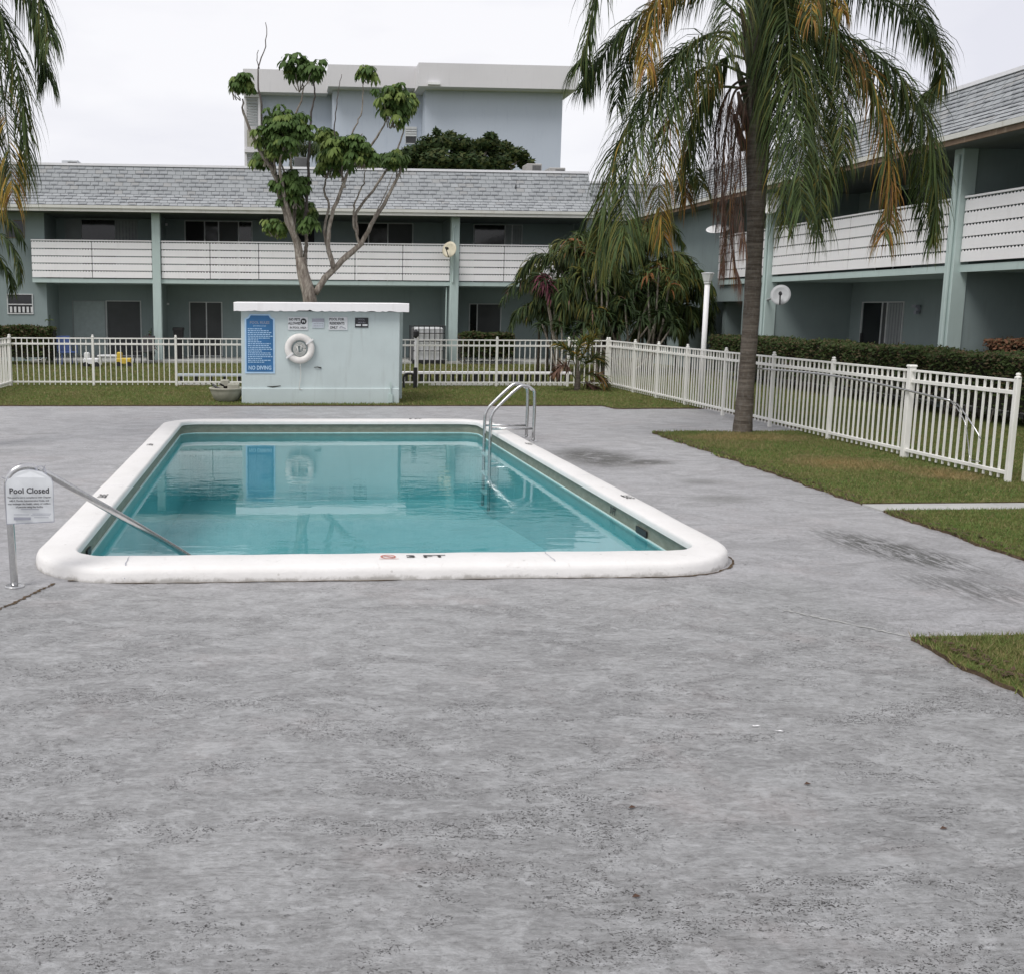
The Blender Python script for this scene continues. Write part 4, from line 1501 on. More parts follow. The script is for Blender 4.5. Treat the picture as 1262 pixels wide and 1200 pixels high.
# roof: main run and the set-back run to the right
mansard(fb, Pl((-16, 0, 0), (1, 0, 0), (0, -1, 0)), 16 + FXR - 0.25, -YF + 0.55, budget=240)
mansard(fb, Pl((FXR - 0.2, 0, 0), (1, 0, 0), (0, -1, 0)), 4.2, -YW + 0.32, z_eave=4.95, z_brk=5.05, z_top=6.12, budget=50, gutter='shutter_grey')

# ---------- right block
rb = thing('apartment_building', 'two storey teal apartment block on the right behind the hedge', 'building', (13.5, 22, 0))
XF, XW = 12.4, 14.5
Yn, Yc1, Yc2, Yb, Ye = 6.0, 18.85, 26.25, 29.4, YW - 0.02
plR = Pl((XW, Ye, 0), (0, -1, 0), (-1, 0, 0))
m = MB()
m.box((XW, Yn, 0.1), (XW + 0.25, Ye + 0.3, 4.85))
m.build('wall', 'wall_teal', rb)
m = MB()
m.box((XF - 0.02, Yn, 2.48), (XW - 0.003, Yb, 2.61))
m.build('balcony_slab', 'trim_aqua', rb)
# flush end bay with a dark opening below
m = MB()
oy0, oy1 = 27.9, 30.5
m.box((XF + 0.05, Yc2, -0.02), (XF + 0.25, oy0, 2.477))
m.box((XF + 0.05, oy1, -0.02), (XF + 0.25, Ye, 2.477))
m.box((XF + 0.05, oy0, 2.02), (XF + 0.25, oy1, 2.477))
m.box((XF + 0.05, Yb, 2.479), (XF + 0.25, Ye, 4.8))
m.box((XF + 0.25, Yb + 0.0, -0.02), (XW - 0.003, Yb + 0.2, 4.8))
m.build('end_bay_wall', 'wall_teal', rb)
for k, y in enumerate((11.4, Yc1, Yc2)):
    m = MB()
    m.bbox((XF - 0.16, y - 0.13, 0.0), (XF + 0.13, y + 0.13, 4.66), 0.012)
    m.tube([(XF - 0.19, y - 0.05, 0.1), (XF - 0.19, y - 0.05, 4.55)], 0.03, 8)
    m.build('column', 'trim_aqua', rb)
    m = MB()
    m.box((XF + 0.133, y - 0.09, 0.1), (XW - 0.003, y + 0.09, 2.477))
    m.box((XF + 0.133, y - 0.09, 2.613), (XW - 0.003, y + 0.09, 4.66))
    m.build('partition_wall', 'wall_teal', rb)
railing(rb, (XF - 0.05, Yc1 - 0.14), (XF - 0.05, 11.6), 2.66, 4)
railing(rb, (XF - 0.05, Yc2 - 0.14), (XF - 0.05, Yc1 + 0.14), 2.66, 4)
railing(rb, (XF - 0.05, Yb), (XF - 0.05, Yc2 + 0.14), 2.66, 2)
sy_ = lambda px: Ye - atX(px, 380, XW).y
slider(rb, plR, sy_(1064), sy_(1114), dz, 1.98, [(0, 0.5, 'window_glass'), (0.5, 0.62, 'screen_grey'), (0.62, 1, 'curtain')])
slider(rb, plR, sy_(1075), sy_(1120), 2.66, 4.55, [(0, 0.5, 'dark_interior'), (0.5, 1, 'window_glass')])
slider(rb, plR, 22.2, 24.2, 2.66, 4.55, [(0, 0.5, 'dark_interior'), (0.5, 1, 'window_glass')])
plE = Pl((XF + 0.05, Ye, 0), (0, -1, 0), (-1, 0, 0))
se_ = lambda px: Ye - atX(px, 380, XF + 0.05).y
slider(rb, plE, se_(785), se_(838), 1.15, 1.95, [(0, 0.5, 'window_glass'), (0.5, 1, 'window_glass')], name='window')
slider(rb, plE, se_(784), se_(805), 3.9, 4.6, [(0, 1, 'window_glass')], name='window')
m = MB()
lc = atX(1130, 381, XW - 0.06)
m.box((XW - 0.06, lc.y - 0.05, lc.z - 0.08), (XW - 0.003, lc.y + 0.05, lc.z + 0.05))
m.box((XW - 0.16, lc.y - 0.1, lc.z + 0.03), (XW - 0.06, lc.y + 0.05, lc.z + 0.09))
m.box((XW - 0.14, lc.y - 0.09, lc.z - 0.12), (XW - 0.06, lc.y - 0.01, lc.z - 0.04))
m.build('wall_light', 'sign_grey', rb)
mansard(rb, Pl((0, Ye - 0.3, 0), (0, -1, 0), (-1, 0, 0)), Ye - 0.3 - Yn, -XF + 0.58, budget=290, gutter='fascia_brown', z_top=5.92)

# ---------- far tower block
tb = thing('apartment_tower', 'pale blue flat-roofed block rising beyond the shingled roof', 'building', (7, 60, 0))
def tw(x0, x1, Y, yt, yb, fx0, fx1, dy=0.9):
    A_, B_ = at(x0, 150, Y), at(x1, 150, Y)
    zt, zb_ = at((x0 + x1) / 2, yt, Y - dy).z, at((x0 + x1) / 2, yb, Y - dy).z
    m = MB()
    m.box((A_.x, Y, 0), (B_.x, Y + 9, zb_ + 0.3))
    m.build('wall', 'far_wall', tb)
    m = MB()
    m.box((at(fx0, 90, Y - dy).x, Y - dy, zb_), (at(fx1, 90, Y - dy).x, Y + 9.6, zt))
    m.build('fascia', 'far_fascia', tb)
    return zt, zb_
tw(524, 692.5, 55, 79.5, 108.5, 516, 712.5)
tw(410, 522, 56.3, 81, 108, 404.5, 515)
tw(322, 409, 57.6, 86.5, 114.5, 299.5, 404)
plT = Pl((0, 56.3, 0), (1, 0, 0), (0, -1, 0))
m0, m1 = at(500, 157, 56.3), at(513, 177, 56.3)
wn = slider(tb, plT, m0.x, m1.x, m1.z, m0.z, [(0, 1, 'window_glass')], name='window')
m = MB()
for k in range(4):
    z = m0.z - 0.1 - k * 0.12
    m.box((m0.x, 56.22, z), (m1.x, 56.27, z + 0.09))
m.build('louvre', 'frame_white', wn)
m = MB()
lt = at(535, 103, 54.0)
m.box((lt.x - 0.3, 53.95, lt.z - 0.06), (lt.x + 0.3, 54.095, lt.z + 0.06))
m.build('flood_light', 'white_plastic', tb)
# shuttered balcony stack on its left flank
xa, xb = at(301, 160, 57.0).x, at(321, 160, 57.0).x
zb_ = at(310, 116, 57.0).z
m = MB()
m.box((xa, 57.1, 0), (xa + 0.12, 57.3, zb_))
m.box((xb - 0.12, 57.1, 0), (xb, 57.3, zb_))
m.box((xa, 58.6, 0), (xb, 58.8, zb_))
for k in range(5):
    m.box((xa, 57.0, zb_ - 2.75 * k - 0.15), (xb, 58.6, zb_ - 2.75 * k + 0.02))
m.build('balcony_stack', 'far_fascia', tb)
for k in range(4):
    m = MB()
    for q in range(10):
        z = zb_ - 2.75 * k - 0.3 - q * 0.14
        m.box((xa + 0.14, 57.15, z), (xb - 0.14, 57.2, z + 0.09))
    m.build('louvre_shutter', 'shutter_grey', tb)
    m = MB()
    m.box((xa + 0.14, 57.12, zb_ - 2.75 * k - 2.6), (xb - 0.14, 57.18, zb_ - 2.75 * k - 1.75))
    m.build('balcony_panel', 'planter_tan', tb)

# ---------- roof equipment
G_AC = 'air conditioners on the flat roofs'
def ac(px0, py0, px1, py1, Y, label, shade='ac_metal'):
    a_, c_ = at(px0, py1, Y), at(px1, py0, Y)
    z0 = 6.1
    t = thing('air_conditioner', label, 'air conditioner', (a_.x, Y, z0), G_AC)
    m = MB()
    m.bbox((a_.x, Y, z0), (c_.x, Y + 0.7, c_.z), 0.02)
    m.build('casing', shade, t)
    m = MB()
    k = 7
    w_ = (c_.x - a_.x)
    for i in range(k):
        m.box((a_.x + w_ * (0.38 + 0.57 * i / k), Y - 0.012, z0 + 0.08), (a_.x + w_ * (0.38 + 0.57 * i / k) + 0.03, Y - 0.001, c_.z - 0.06))
    m.build('grille', 'ac_grille', t)
ac(76, 197.5, 96, 205, 36.8, 'pale rooftop air conditioner above the left end of the roof', 'sign_white')
ac(649, 202, 668, 213, 37.5, 'grey rooftop air conditioner beside the dark tree')
ac(677, 207, 697, 213, 36.8, 'tan rooftop air conditioner nearest the right roof end')
ac(363, 194, 380, 210, 38, 'dark rooftop air conditioner behind the umbrella tree', 'ac_grille')
mv = at(634, 237, 34.75)
m = MB()
m.tube([mv, mv + Vector((0, -0.15, 0.0))], 0.05, 8)
m.tube([mv + Vector((0, -0.1, 0.0)), mv + Vector((0.02, -0.12, 0.22))], 0.02, 6)
tag(m.build('vent_pipe', 'black_metal', loc=mv), 'small dark vent pipe sticking out of the shingled roof slope', 'vent')

# ---------- satellite dishes
G_D = 'satellite dishes on the balconies'
def dish(c_, r_, nrm, label, mat, base):
    c_ = Vector(c_)
    t = thing('satellite_dish', label, 'satellite dish', c_, G_D)
    q = Vector(nrm).normalized().to_track_quat('Z', 'Y').to_matrix()
    m = MB()
    prof_ = [(0.0, 0.0), (0.35, 0.012), (0.7, 0.05), (1.0, 0.105), (1.0, 0.118), (0.7, 0.064), (0.35, 0.026), (0.0, 0.014)]
    k = 22
    vs, fs = [], []
    for rr_, hh in prof_:
        for i in range(k):
            a = 2 * math.pi * i / k
            vs.append(c_ + q @ Vector((rr_ * r_ * 0.92 * math.cos(a), rr_ * r_ * math.sin(a), (hh * 1.6 - 0.12) * r_)))
    for j in range(len(prof_) - 1):
        for i in range(k):
            i2 = (i + 1) % k
            fs.append((j * k + i, j * k + i2, (j + 1) * k + i2, (j + 1) * k + i))
    m.add(vs, fs)
    m.build('reflector', mat, t, smooth=True)
    m = MB()
    foc = c_ + q @ Vector((0, -0.15 * r_, 1.15 * r_))
    m.tube([c_ + q @ Vector((0, -r_ * 0.95, 0.0)), foc], 0.016, 6)
    m.tube([foc, foc + q @ Vector((0, 0.02, -0.14))], [0.035, 0.045], 8)
    m.build('feed_arm', 'black_metal', t)
    m = MB()
    m.tube([c_ + q @ Vector((0, 0, -0.1 * r_)), Vector(base)], 0.025, 6)
    m.build('mast', 'grey_dish', t)
    return t
dish(at(554, 308, 33.95), 0.26, (-0.5, -0.8, 0.25), 'cream satellite dish on the balcony post of the rear block', 'beige_dish', (5.7, YF - 0.12, 3.5))
dd = atX(962, 364, 12.0)
dish(dd, 0.25, (-0.45, -0.85, 0.3), 'grey satellite dish low on the far post of the right block', 'grey_dish', (12.3, Yc2 - 0.12, dd.z - 0.1))
dd = atX(885, 283, 12.0)
dish(dd, 0.34, (-0.25, -0.35, 1.0), 'white tilted dish left of the palm trunk on the balcony rail', 'white_plastic', (12.4, dd.y, dd.z - 0.3))
dd = atX(950, 251, 12.0)
dish(dd, 0.3, (-0.5, -0.8, 0.5), 'white dish under the eave right of the palm trunk', 'white_plastic', (12.4, dd.y, dd.z - 0.3))

# ================================================================== LAMP POST, POLE
LP = Vector((8.1, 19.8, 0))
t = thing('lamp_post', 'white lamp post with clear cup lantern behind the fence', 'street lamp', LP)
hz = at(872, 345, 19.8)
LPx = hz.x
m = MB()
m.tube([(LPx, LP.y, 0), (LPx, LP.y, hz.z - 0.07)], 0.048, 14)
m.build('pole', 'white_paint', t, smooth=True)
m = MB()
m.lathe((LPx, LP.y, hz.z - 0.09), [(0.055, 0), (0.07, 0.03), (0.062, 0.05), (0.075, 0.055), (0.115, 0.19), (0.12, 0.20)], 8)
m.build('lantern', 'lamp_acrylic', t)
m = MB()
m.lathe((LPx, LP.y, hz.z + 0.112), [(0.125, 0.0), (0.125, 0.012), (0.06, 0.02), (0.0, 0.022)], 8)
m.build('cap', 'white_plastic', t)

Xp = FX - 0.06
m = MB()
pp = [atX(934, 454.5, Xp), atX(1010, 461, Xp), atX(1085, 474, Xp), atX(1171, 494, Xp)]
m.tube(spline(pp, 24), 0.014, 8)
m.tube(spline([pp[-1], atX(1181, 500, Xp), atX(1196, 520, Xp - 0.02), atX(1209, 541, Xp)], 14), 0.008, 6)
m.tube(spline([pp[-1], atX(1180, 504, Xp), atX(1190, 523, Xp - 0.02), atX(1193, 545, Xp), atX(1196, 566, Xp), atX(1208, 569, Xp)], 18), 0.005, 6)
tag(m.build('rescue_pole', 'steel', smooth=True, loc=pp[0]), 'long aluminium rescue pole with bent hook hung along the right fence', 'pole')

# ================================================================== YARD CLUTTER
# water tank in a cage
Yt = 33.5
a_, c_ = at(509, 449, Yt), at(549, 402, Yt)
t = thing('water_tank', 'white plastic tank in a dark wire cage beside the rear column', 'tank', (a_.x, Yt, 0))
m = MB()
m.bbox((a_.x + 0.05, Yt + 0.05, 0.14), (c_.x - 0.05, Yt + 1.0, c_.z - 0.05), 0.05)
m.build('tank', 'tank_white', t)
m = MB()
zt = c_.z
for i in range(7):
    x = a_.x + (c_.x - a_.x) * i / 6
    m.tube([(x, Yt, 0.1), (x, Yt, zt)], 0.014, 5)
for z in (0.15, 0.45, 0.75, 1.0, zt):
    m.tube([(a_.x, Yt - 0.01, z), (c_.x, Yt - 0.01, z)], 0.014, 5)
for i in range(5):
    y = Yt + 0.25 * i
    for x in (a_.x, c_.x):
        m.tube([(x, y, 0.1), (x, y, zt)], 0.012, 5)
m.build('cage', 'black_metal', t)
m = MB()
m.box((a_.x - 0.02, Yt - 0.02, 0.0), (c_.x + 0.02, Yt + 1.05, 0.13))
m.build('pallet', 'black_plastic', t)

# black standing bin by the left column
def bin_(px0, px1, py0, Y, label):
    a_, c_ = at(px0, 440, Y), at(px1, py0, Y)
    t = thing('rubbish_bin', label, 'bin', (a_.x, Y, 0))
    m = MB()
    x0, x1 = a_.x, c_.x
    v = [(x0 + 0.05, Y + 0.04, 0.1), (x1 - 0.05, Y + 0.04, 0.1), (x1 - 0.05, Y + 0.4, 0.1), (x0 + 0.05, Y + 0.4, 0.1), (x0, Y, c_.z - 0.1), (x1, Y, c_.z - 0.1), (x1, Y + 0.45, c_.z - 0.1), (x0, Y + 0.45, c_.z - 0.1)]
    m.add(v, [(0, 3, 2, 1), (4, 5, 6, 7), (0, 1, 5, 4), (1, 2, 6, 5), (2, 3, 7, 6), (3, 0, 4, 7)])
    m.build('body', 'black_plastic', t)
    m = MB()
    m.bbox((x0 - 0.02, Y - 0.02, c_.z - 0.098), (x1 + 0.02, Y + 0.47, c_.z), 0.02)
    m.build('lid', 'black_plastic', t)
bin_(214, 225, 404, 34.9, 'tall black wheeled bin between the left column and the screened door')
# plastic chair silhouette, toys, table
def chair(c_, label, mat, rz):
    t = thing('garden_chair', label, 'chair', c_)
    t.rotation_euler = (0, 0, rz)
    def loc(m, nm, mt):
        o = bpy.data.objects.new(nm, m.mesh(nm, mt))
        COL.objects.link(o)
        o.parent = t
    m = MB(); m.bbox((-0.24, -0.22, 0.38), (0.24, 0.22, 0.42), 0.02); loc(m, 'seat', mat)
    m = MB()
    m.add([(-0.22, 0.2, 0.42), (0.22, 0.2, 0.42), (0.2, 0.32, 0.88), (-0.2, 0.32, 0.88), (-0.22, 0.23, 0.42), (0.22, 0.23, 0.42), (0.2, 0.35, 0.88), (-0.2, 0.35, 0.88)], [(0, 1, 2, 3), (7, 6, 5, 4), (0, 4, 5, 1), (1, 5, 6, 2), (2, 6, 7, 3), (3, 7, 4, 0)])
    loc(m, 'backrest', mat)
    for sx in (-0.2, 0.2):
        for sy in (-0.18, 0.18):
            m = MB(); m.tube([(sx * 1.15, sy * 1.2, 0), (sx, sy, 0.39)], 0.018, 6); loc(m, 'leg', mat)
    for sx in (-0.25, 0.25):
        m = MB(); m.tube([(sx, -0.2, 0.38), (sx, -0.2, 0.6), (sx, 0.25, 0.62)], 0.016, 6); loc(m, 'armrest', mat)
    return t
p = at(83, 452, 32.6)
chair((p.x, 32.6, 0), 'dark blue garden chair on the lawn by the closed shutter', 'toy_blue', 0.5)
p = at(178, 450, 33.2)
chair((p.x, 33.2, 0), 'black garden chair left of the front column', 'black_plastic', -0.4)
def toycar(px, Y, label, mat, mat2):
    p = at(px, 450, Y)
    t = thing('ride_on_toy', label, 'toy', (p.x, Y, 0))
    m = MB(); m.bbox((p.x - 0.22, Y - 0.12, 0.12), (p.x + 0.22, Y + 0.12, 0.28), 0.03); m.bbox((p.x - 0.2, Y - 0.1, 0.28), (p.x - 0.05, Y + 0.1, 0.45), 0.03)
    m.build('body', mat, t)
    for sx in (-0.15, 0.15):
        for sy in (-0.14, 0.12):
            m = MB(); m.tube([(p.x + sx, Y + sy, 0.09), (p.x + sx, Y + sy + 0.03, 0.09)], 0.085, 12); m.build('wheel', mat2, t)
toycar(153, 31.6, 'yellow ride-on toy on the lawn behind the fence', 'toy_yellow', 'black_plastic')
toycar(113, 31.4, 'white ride-on toy beside the fence post', 'white_plastic', 'black_plastic')
p0, p1 = at(122, 452, 32.3), at(150, 452, 32.3)
t = thing('low_table', 'low white plastic table between the toys', 'table', ((p0.x + p1.x) / 2, 32.3, 0))
m = MB(); m.bbox((p0.x, 32.0, 0.30), (p1.x, 32.5, 0.34), 0.01); m.build('tabletop', 'white_plastic', t)
for x in (p0.x + 0.05, p1.x - 0.05):
    for y in (32.05, 32.45):
        m = MB(); m.tube([(x, y, 0), (x, y, 0.3)], 0.018, 6); m.build('leg', 'white_plastic', t)

# bench-like white edged boards behind both front fences
def bench(px0, px1, Y, ztop, label, mat='white_paint', legs=5, depth=0.28, grp='low benches behind the fence'):
    p0, p1 = at(px0, 460, Y), at(px1, 460, Y)
    t = thing('low_bench', label, 'bench', (p0.x, Y, 0), grp)
    m = MB(); m.bbox((p0.x, Y, ztop - 0.05), (p1.x, Y + depth, ztop), 0.006); m.build('seat', mat, t)
    for i in range(legs):
        x = p0.x + 0.1 + (p1.x - p0.x - 0.2) * i / (legs - 1)
        m = MB(); m.box((x - 0.035, Y + 0.03, 0), (x + 0.035, Y + depth - 0.03, ztop - 0.052)); m.build('leg', 'black_metal', t)
bench(218, 300, 24.6, 0.24, 'low bench with thin white edge behind the fence left of the pump house', 'sign_pale')
bench(496, 706, 25.2, 0.27, 'long low white bench behind the fence right of the pump house', legs=22)
# scalloped garden edging
def edging(px0, px1, Y, label):
    p0, p1 = at(px0, 475, Y), at(px1, 475, Y)
    n_ = int((p1.x - p0.x) / 0.12)
    t = thing('garden_edging', label, 'edging', (p0.x, Y, 0), 'scalloped white edging along the fence')
    m = MB()
    m.bbox((-0.05, 0, 0), (0.05, 0.02, 0.05), 0.01)
    m.lathe((0, 0.01, 0.045), [(0.05, -0.01), (0.05, 0.01)], 10, axis='Y')
    me = m.mesh('scallop', 'white_paint')
    for i in range(n_):
        inst('scallop', me, t, (p0.x + (i + 0.5) * (p1.x - p0.x) / n_, Y, 0.0))
edging(218, 296, 24.05, 'white scalloped edging at the foot of the fence left of the pump house')
edging(530, 700, 24.05, 'white scalloped edging at the foot of the fence right of the pump house')

# planter bowl with debris
p = at(279, 496, 19.75)
t = thing('planter', 'squat tan planter bowl heaped with debris beside the pump house', 'planter', (p.x, 19.9, 0))
m = MB()
m.lathe((p.x, 19.95, 0.02), [(0.18, 0.0), (0.25, 0.06), (0.30, 0.18), (0.31, 0.22), (0.33, 0.235), (0.33, 0.26), (0.28, 0.26), (0.27, 0.2)], 18, caps=False)
m.build('bowl', 'planter_tan', t, smooth=True)
m = MB()
m.lathe((p.x, 19.95, 0.21), [(0.0, 0.03), (0.15, 0.02), (0.29, 0.0)], 14, caps=False)
m.build('soil', 'bare_soil', t)
m = MB()
for i in range(5):
    a = random.uniform(0, 6.28)
    q = Vector((p.x + 0.12 * math.cos(a), 19.95 + 0.12 * math.sin(a), 0.24))
    m.tube([q, q + Vector((random.uniform(-0.22, 0.22), random.uniform(-0.1, 0.1), random.uniform(0.03, 0.16)))], random.uniform(0.012, 0.03), 6)
m.build('debris', 'black_plastic', t)
m = MB()
m.bbox((p.x + 0.02, 19.8, 0.27), (p.x + 0.24, 19.95, 0.36), 0.02)
m.bbox((p.x - 0.12, 20.0, 0.30), (p.x + 0.05, 20.1, 0.42), 0.02)
m.build('white_scrap', 'planter_tan', t)

# black standpipe
p = at(511.5, 483, 23.3)
t = thing('standpipe', 'black standpipe with valve in front of the fence right of the pump house', 'pipe', (p.x, 23.3, 0))
m = MB(); m.tube([(p.x, 23.3, 0), (p.x, 23.3, 0.48)], 0.045, 10); m.build('pipe', 'black_metal', t)
m = MB(); m.tube([(p.x, 23.3, 0.48), (p.x + 0.01, 23.35, 1.12)], 0.022, 8); m.build('riser', 'white_plastic', t)
m = MB(); m.lathe((p.x, 23.33, 1.12), [(0.02, 0), (0.06, 0.04), (0.06, 0.14), (0.02, 0.19)], 8); m.build('valve', 'black_metal', t)
m = MB(); m.tube(spline([(p.x - 0.25, 23.3, 0.0), (p.x - 0.25, 23.3, 0.3), (p.x - 0.1, 23.3, 0.34), (p.x - 0.02, 23.3, 0.30)], 12), 0.025, 8); m.tube([(p.x - 0.38, 23.3, 0), (p.x - 0.38, 23.3, 0.22)], 0.03, 8); m.build('elbow_pipe', 'black_metal', t)

# two leaf bits and dark litter on the deck
for k, (px, py) in enumerate(((779, 996), (995, 967), (784, 1106), (1163, 1022))):
    d_ = ray(px, py)
    w_ = CAM + d_ * (-CAM.z / d_.z)
    m = MB()
    m.add([(w_.x - 0.014, w_.y, 0.004), (w_.x, w_.y - 0.008, 0.008), (w_.x + 0.016, w_.y + 0.002, 0.005), (w_.x, w_.y + 0.009, 0.010)], [(0, 1, 2, 3)])
    tag(m.build('fallen_leaf', 'brown_leaf', loc=w_), ('dark curled leaf left of the lower deck middle', 'tiny dark leaf right of the curled one', 'tiny dark leaf nearest the bottom edge', 'dark leaf scrap at lower right of the deck')[k], 'leaf', 'leaf scraps on the deck')
for k, (px, py) in enumerate(((932, 895), (960, 901))):
    d_ = ray(px, py)
    w_ = CAM + d_ * (-CAM.z / d_.z)
    m = MB()
    m.add([(w_.x - 0.016 + 0.004 * k, w_.y - 0.004 + 0.006 * k, 0.005), (w_.x - 0.002, w_.y - 0.007, 0.006), (w_.x + 0.017, w_.y - 0.010 * k, 0.005), (w_.x + 0.008, w_.y + 0.005, 0.006), (w_.x - 0.006, w_.y + 0.002, 0.005), (w_.x - 0.013, w_.y + 0.009, 0.005)], [(0, 1, 2, 3, 4, 5)])
    tag(m.build('paint_chip', 'white_paint', loc=w_), ('white paint chip on the deck, the left of two', 'white paint chip on the deck, the right of two')[k], 'paint chip', 'paint chips on the deck')
m = MB()
p = at(10, 519, 17.0)
m.tube([(-4.9, 17.35, 0.02), (-4.75, 17.2, 0.03), (-4.45, 17.25, 0.02)], [0.02, 0.03, 0.012], 6)
m.tube([(-4.85, 17.1, 0.02), (-4.6, 17.3, 0.04)], [0.01, 0.02], 6)
tag(m.build('fallen_branch', 'brown_leaf', loc=(-4.7, 17.2, 0)), 'dark fallen palm piece lying on the deck at the left edge', 'branch')


# ================================================================== VEGETATION
def leaf_strip(mb, p, dirn, L, w, droop, mi, segs=3, wn=None):
    """tapered strip that bends down"""
    d = dirn.normalized()
    side = d.cross(Vector((0, 0, 1)))
    if side.length < 0.05:
        side = Vector((1, 0, 0))
    side.normalize()
    a = random.uniform(-0.9, 0.9)
    side = (side * math.cos(a) + d.cross(side) * math.sin(a)).normalized()
    pts = [Vector(p)]
    for s in range(segs):
        d = (d + Vector((0, 0, -droop / segs)) * (1 + s * 0.6)).normalized()
        pts.append(pts[-1] + d * (L / segs))
    n0 = len(mb.v)
    ws = [0.5, 1.0, 0.75, 0.4][:segs] if segs > 2 else [0.6, 1.0]
    for q, ww in zip(pts[:-1], ws):
        mb.v.append(tuple(q + side * w * ww))
        mb.v.append(tuple(q - side * w * ww))
    mb.v.append(tuple(pts[-1]))
    for s in range(segs - 1):
        mb.f.append((n0 + 2 * s, n0 + 2 * s + 1, n0 + 2 * s + 3, n0 + 2 * s + 2))
        mb.mi.append(mi)
    mb.f.append((n0 + 2 * (segs - 1), n0 + 2 * (segs - 1) + 1, n0 + 2 * segs))
    mb.mi.append(mi)


PALM = ['palm_green', 'palm_dark', 'palm_olive', 'palm_yellow', 'palm_orange', 'palm_dead', 'rachis_green', 'rachis_brown', 'areca_green']


def frond(parent, pts, n=85, L=0.6, w=0.012, droop=1.5, wts=(5, 4, 1, 0, 0, 0), tip=None, start=0.16, rad=0.022, spread=1.0, rach=6, name='frond'):
    cur = spline(pts, 40)
    mb = MB()
    mb.tube(cur, [rad * (1 - 0.85 * i / 40) for i in range(41)], 5, rach, caps=False)
    for i in range(n):
        t = start + (1 - start) * (i + random.random() * 0.8) / n
        x = t * 40
        k = min(int(x), 39)
        p = cur[k].lerp(cur[k + 1], x - k)
        T = (cur[k + 1] - cur[k]).normalized()
        sd = T.cross(Vector((0, 0, 1)))
        if sd.length < 0.25:
            h_ = Vector((cur[-1].x - cur[0].x, cur[-1].y - cur[0].y, 0))
            sd2 = h_.cross(Vector((0, 0, 1))) if h_.length > 0.05 else Vector((1, 0, 0))
            sd = sd2
        sd.normalize()
        up = sd.cross(T)
        LL = L * (0.5 + 0.75 * math.sin(math.pi * min(1, (0.12 + t * 0.80)))) * random.uniform(0.8, 1.15)
        ww = wts
        if tip and random.random() < (t - 0.5) * 1.6:
            ww = tip
        for s in (-1, 1):
            a = random.gauss(0.15, 0.5)
            dr = T * (0.35 + 0.45 * t) + (sd * s * math.cos(a) + up * math.sin(a)) * spread * (1 - 0.35 * t)
            mi = random.choices(range(6), ww)[0] if len(ww) == 6 else random.choices(range(len(ww)), ww)[0]
            leaf_strip(mb, p, dr, LL * random.uniform(0.85, 1.1), w * random.uniform(0.8, 1.2), droop * random.uniform(0.75, 1.25), mi, 4)
    return mb.build(name, PALM, parent)


# ---- the queen palm on the lawn
PB = Vector((6.74, 14.85, 0))
palm = thing('queen_palm', 'tall queen palm with drooping fronds on the lawn by the fence', 'palm tree', PB)
YP = 14.85
m = MB()
tr = [(PB.x, YP, -0.05), (PB.x + 0.005, YP, 0.1), (at(922, 440, YP)), at(928, 350, YP), at(933, 220, YP), at(934, 120, YP), at(936, 40, YP), at(937, -60, YP), at(937, -130, YP)]
trs = spline(tr, 40)
for i, q in enumerate(trs):
    pass
rads = [0.158 - 0.05 * min(1, i / 9) + 0.05 * max(0, min(1, (i - 17) / 5)) + 0.006 * ((i % 2)) for i in range(41)]
rads = [r_ * (1 if i < 34 else 1 - (i - 34) * 0.1) for i, r_ in enumerate(rads)]
m.tube(trs, rads, 16)
m.build('trunk', 'palm_bark', palm, smooth=True)
# old leaf bases and fibrous sheath
m = MB()
for i in range(26):
    a = i * 2.4
    z = 3.9 + i * 0.085
    q = Vector((at(934, 100, YP).x, YP, z))
    d = Vector((math.cos(a), math.sin(a), 0))
    m.tube([q + d * 0.12, q + d * 0.22 + Vector((0, 0, 0.25)), q + d * 0.30 + Vector((0, 0, 0.5))], [0.055, 0.045, 0.02], 6, 7 if i % 3 else 6)
m.build('leaf_bases', PALM, palm, smooth=True)


def fr(points, dY, **kw):
    """points in picture px of the palm's plane, dY = depth run from crown to tip"""
    k = len(points)
    P_ = [at(x, y, YP + dY * (i / (k - 1)) ** 1.3 * (1 if i else 0)) for i, (x, y) in enumerate(points)]
    if 'spread' not in kw:
        kw['n'] = int(kw.get('n', 85) * 1.6)
        kw['L'] = kw.get('L', 0.6) * 1.12
        kw['w'] = 0.0095
        kw['spread'] = 1.15
    kw.setdefault('start', 0.2)
    return frond(palm, P_, **kw)


GRN = (5, 3, 1.5, 0, 0, 0)
DRK = (3, 6, 1, 0, 0, 0)
OLV = (3, 1.5, 4, 0.4, 0.1, 0)
YEL = (0.5, 0, 2.5, 5, 3, 0)
ORG = (0.5, 0, 2, 2, 5, 1)
DED = (0, 0.5, 0, 0, 0.6, 8)
# left side
fr([(925, -60), (880, -130), (800, -110), (745, -40), (722, 60), (716, 80)], 0.5, wts=GRN, n=100, L=0.62, tip=GRN)
fr([(925, 30), (870, -10), (810, 5), (765, 40), (735, 80), (718, 108)], 0.9, wts=DRK, n=110, L=0.5)
fr([(925, 0), (870, -60), (830, -40), (806, 10), (798, 60), (797, 85)], -0.8, wts=YEL, tip=YEL, n=80, L=0.5, droop=2.4)
fr([(925, 60), (880, 45), (832, 72), (788, 125), (755, 205), (744, 280), (750, 318)], -0.6, wts=GRN, tip=OLV, n=130, L=0.7)
fr([(925, 50), (885, 40), (845, 62), (812, 115), (784, 185), (770, 260), (770, 305)], -1.4, wts=GRN, tip=OLV, n=130, L=0.72)
fr([(925, 95), (885, 80), (850, 98), (826, 150), (812, 230), (818, 290)], -1.0, wts=(2, 0, 5, 1, 1.2, 0), tip=YEL, n=110, L=0.58)
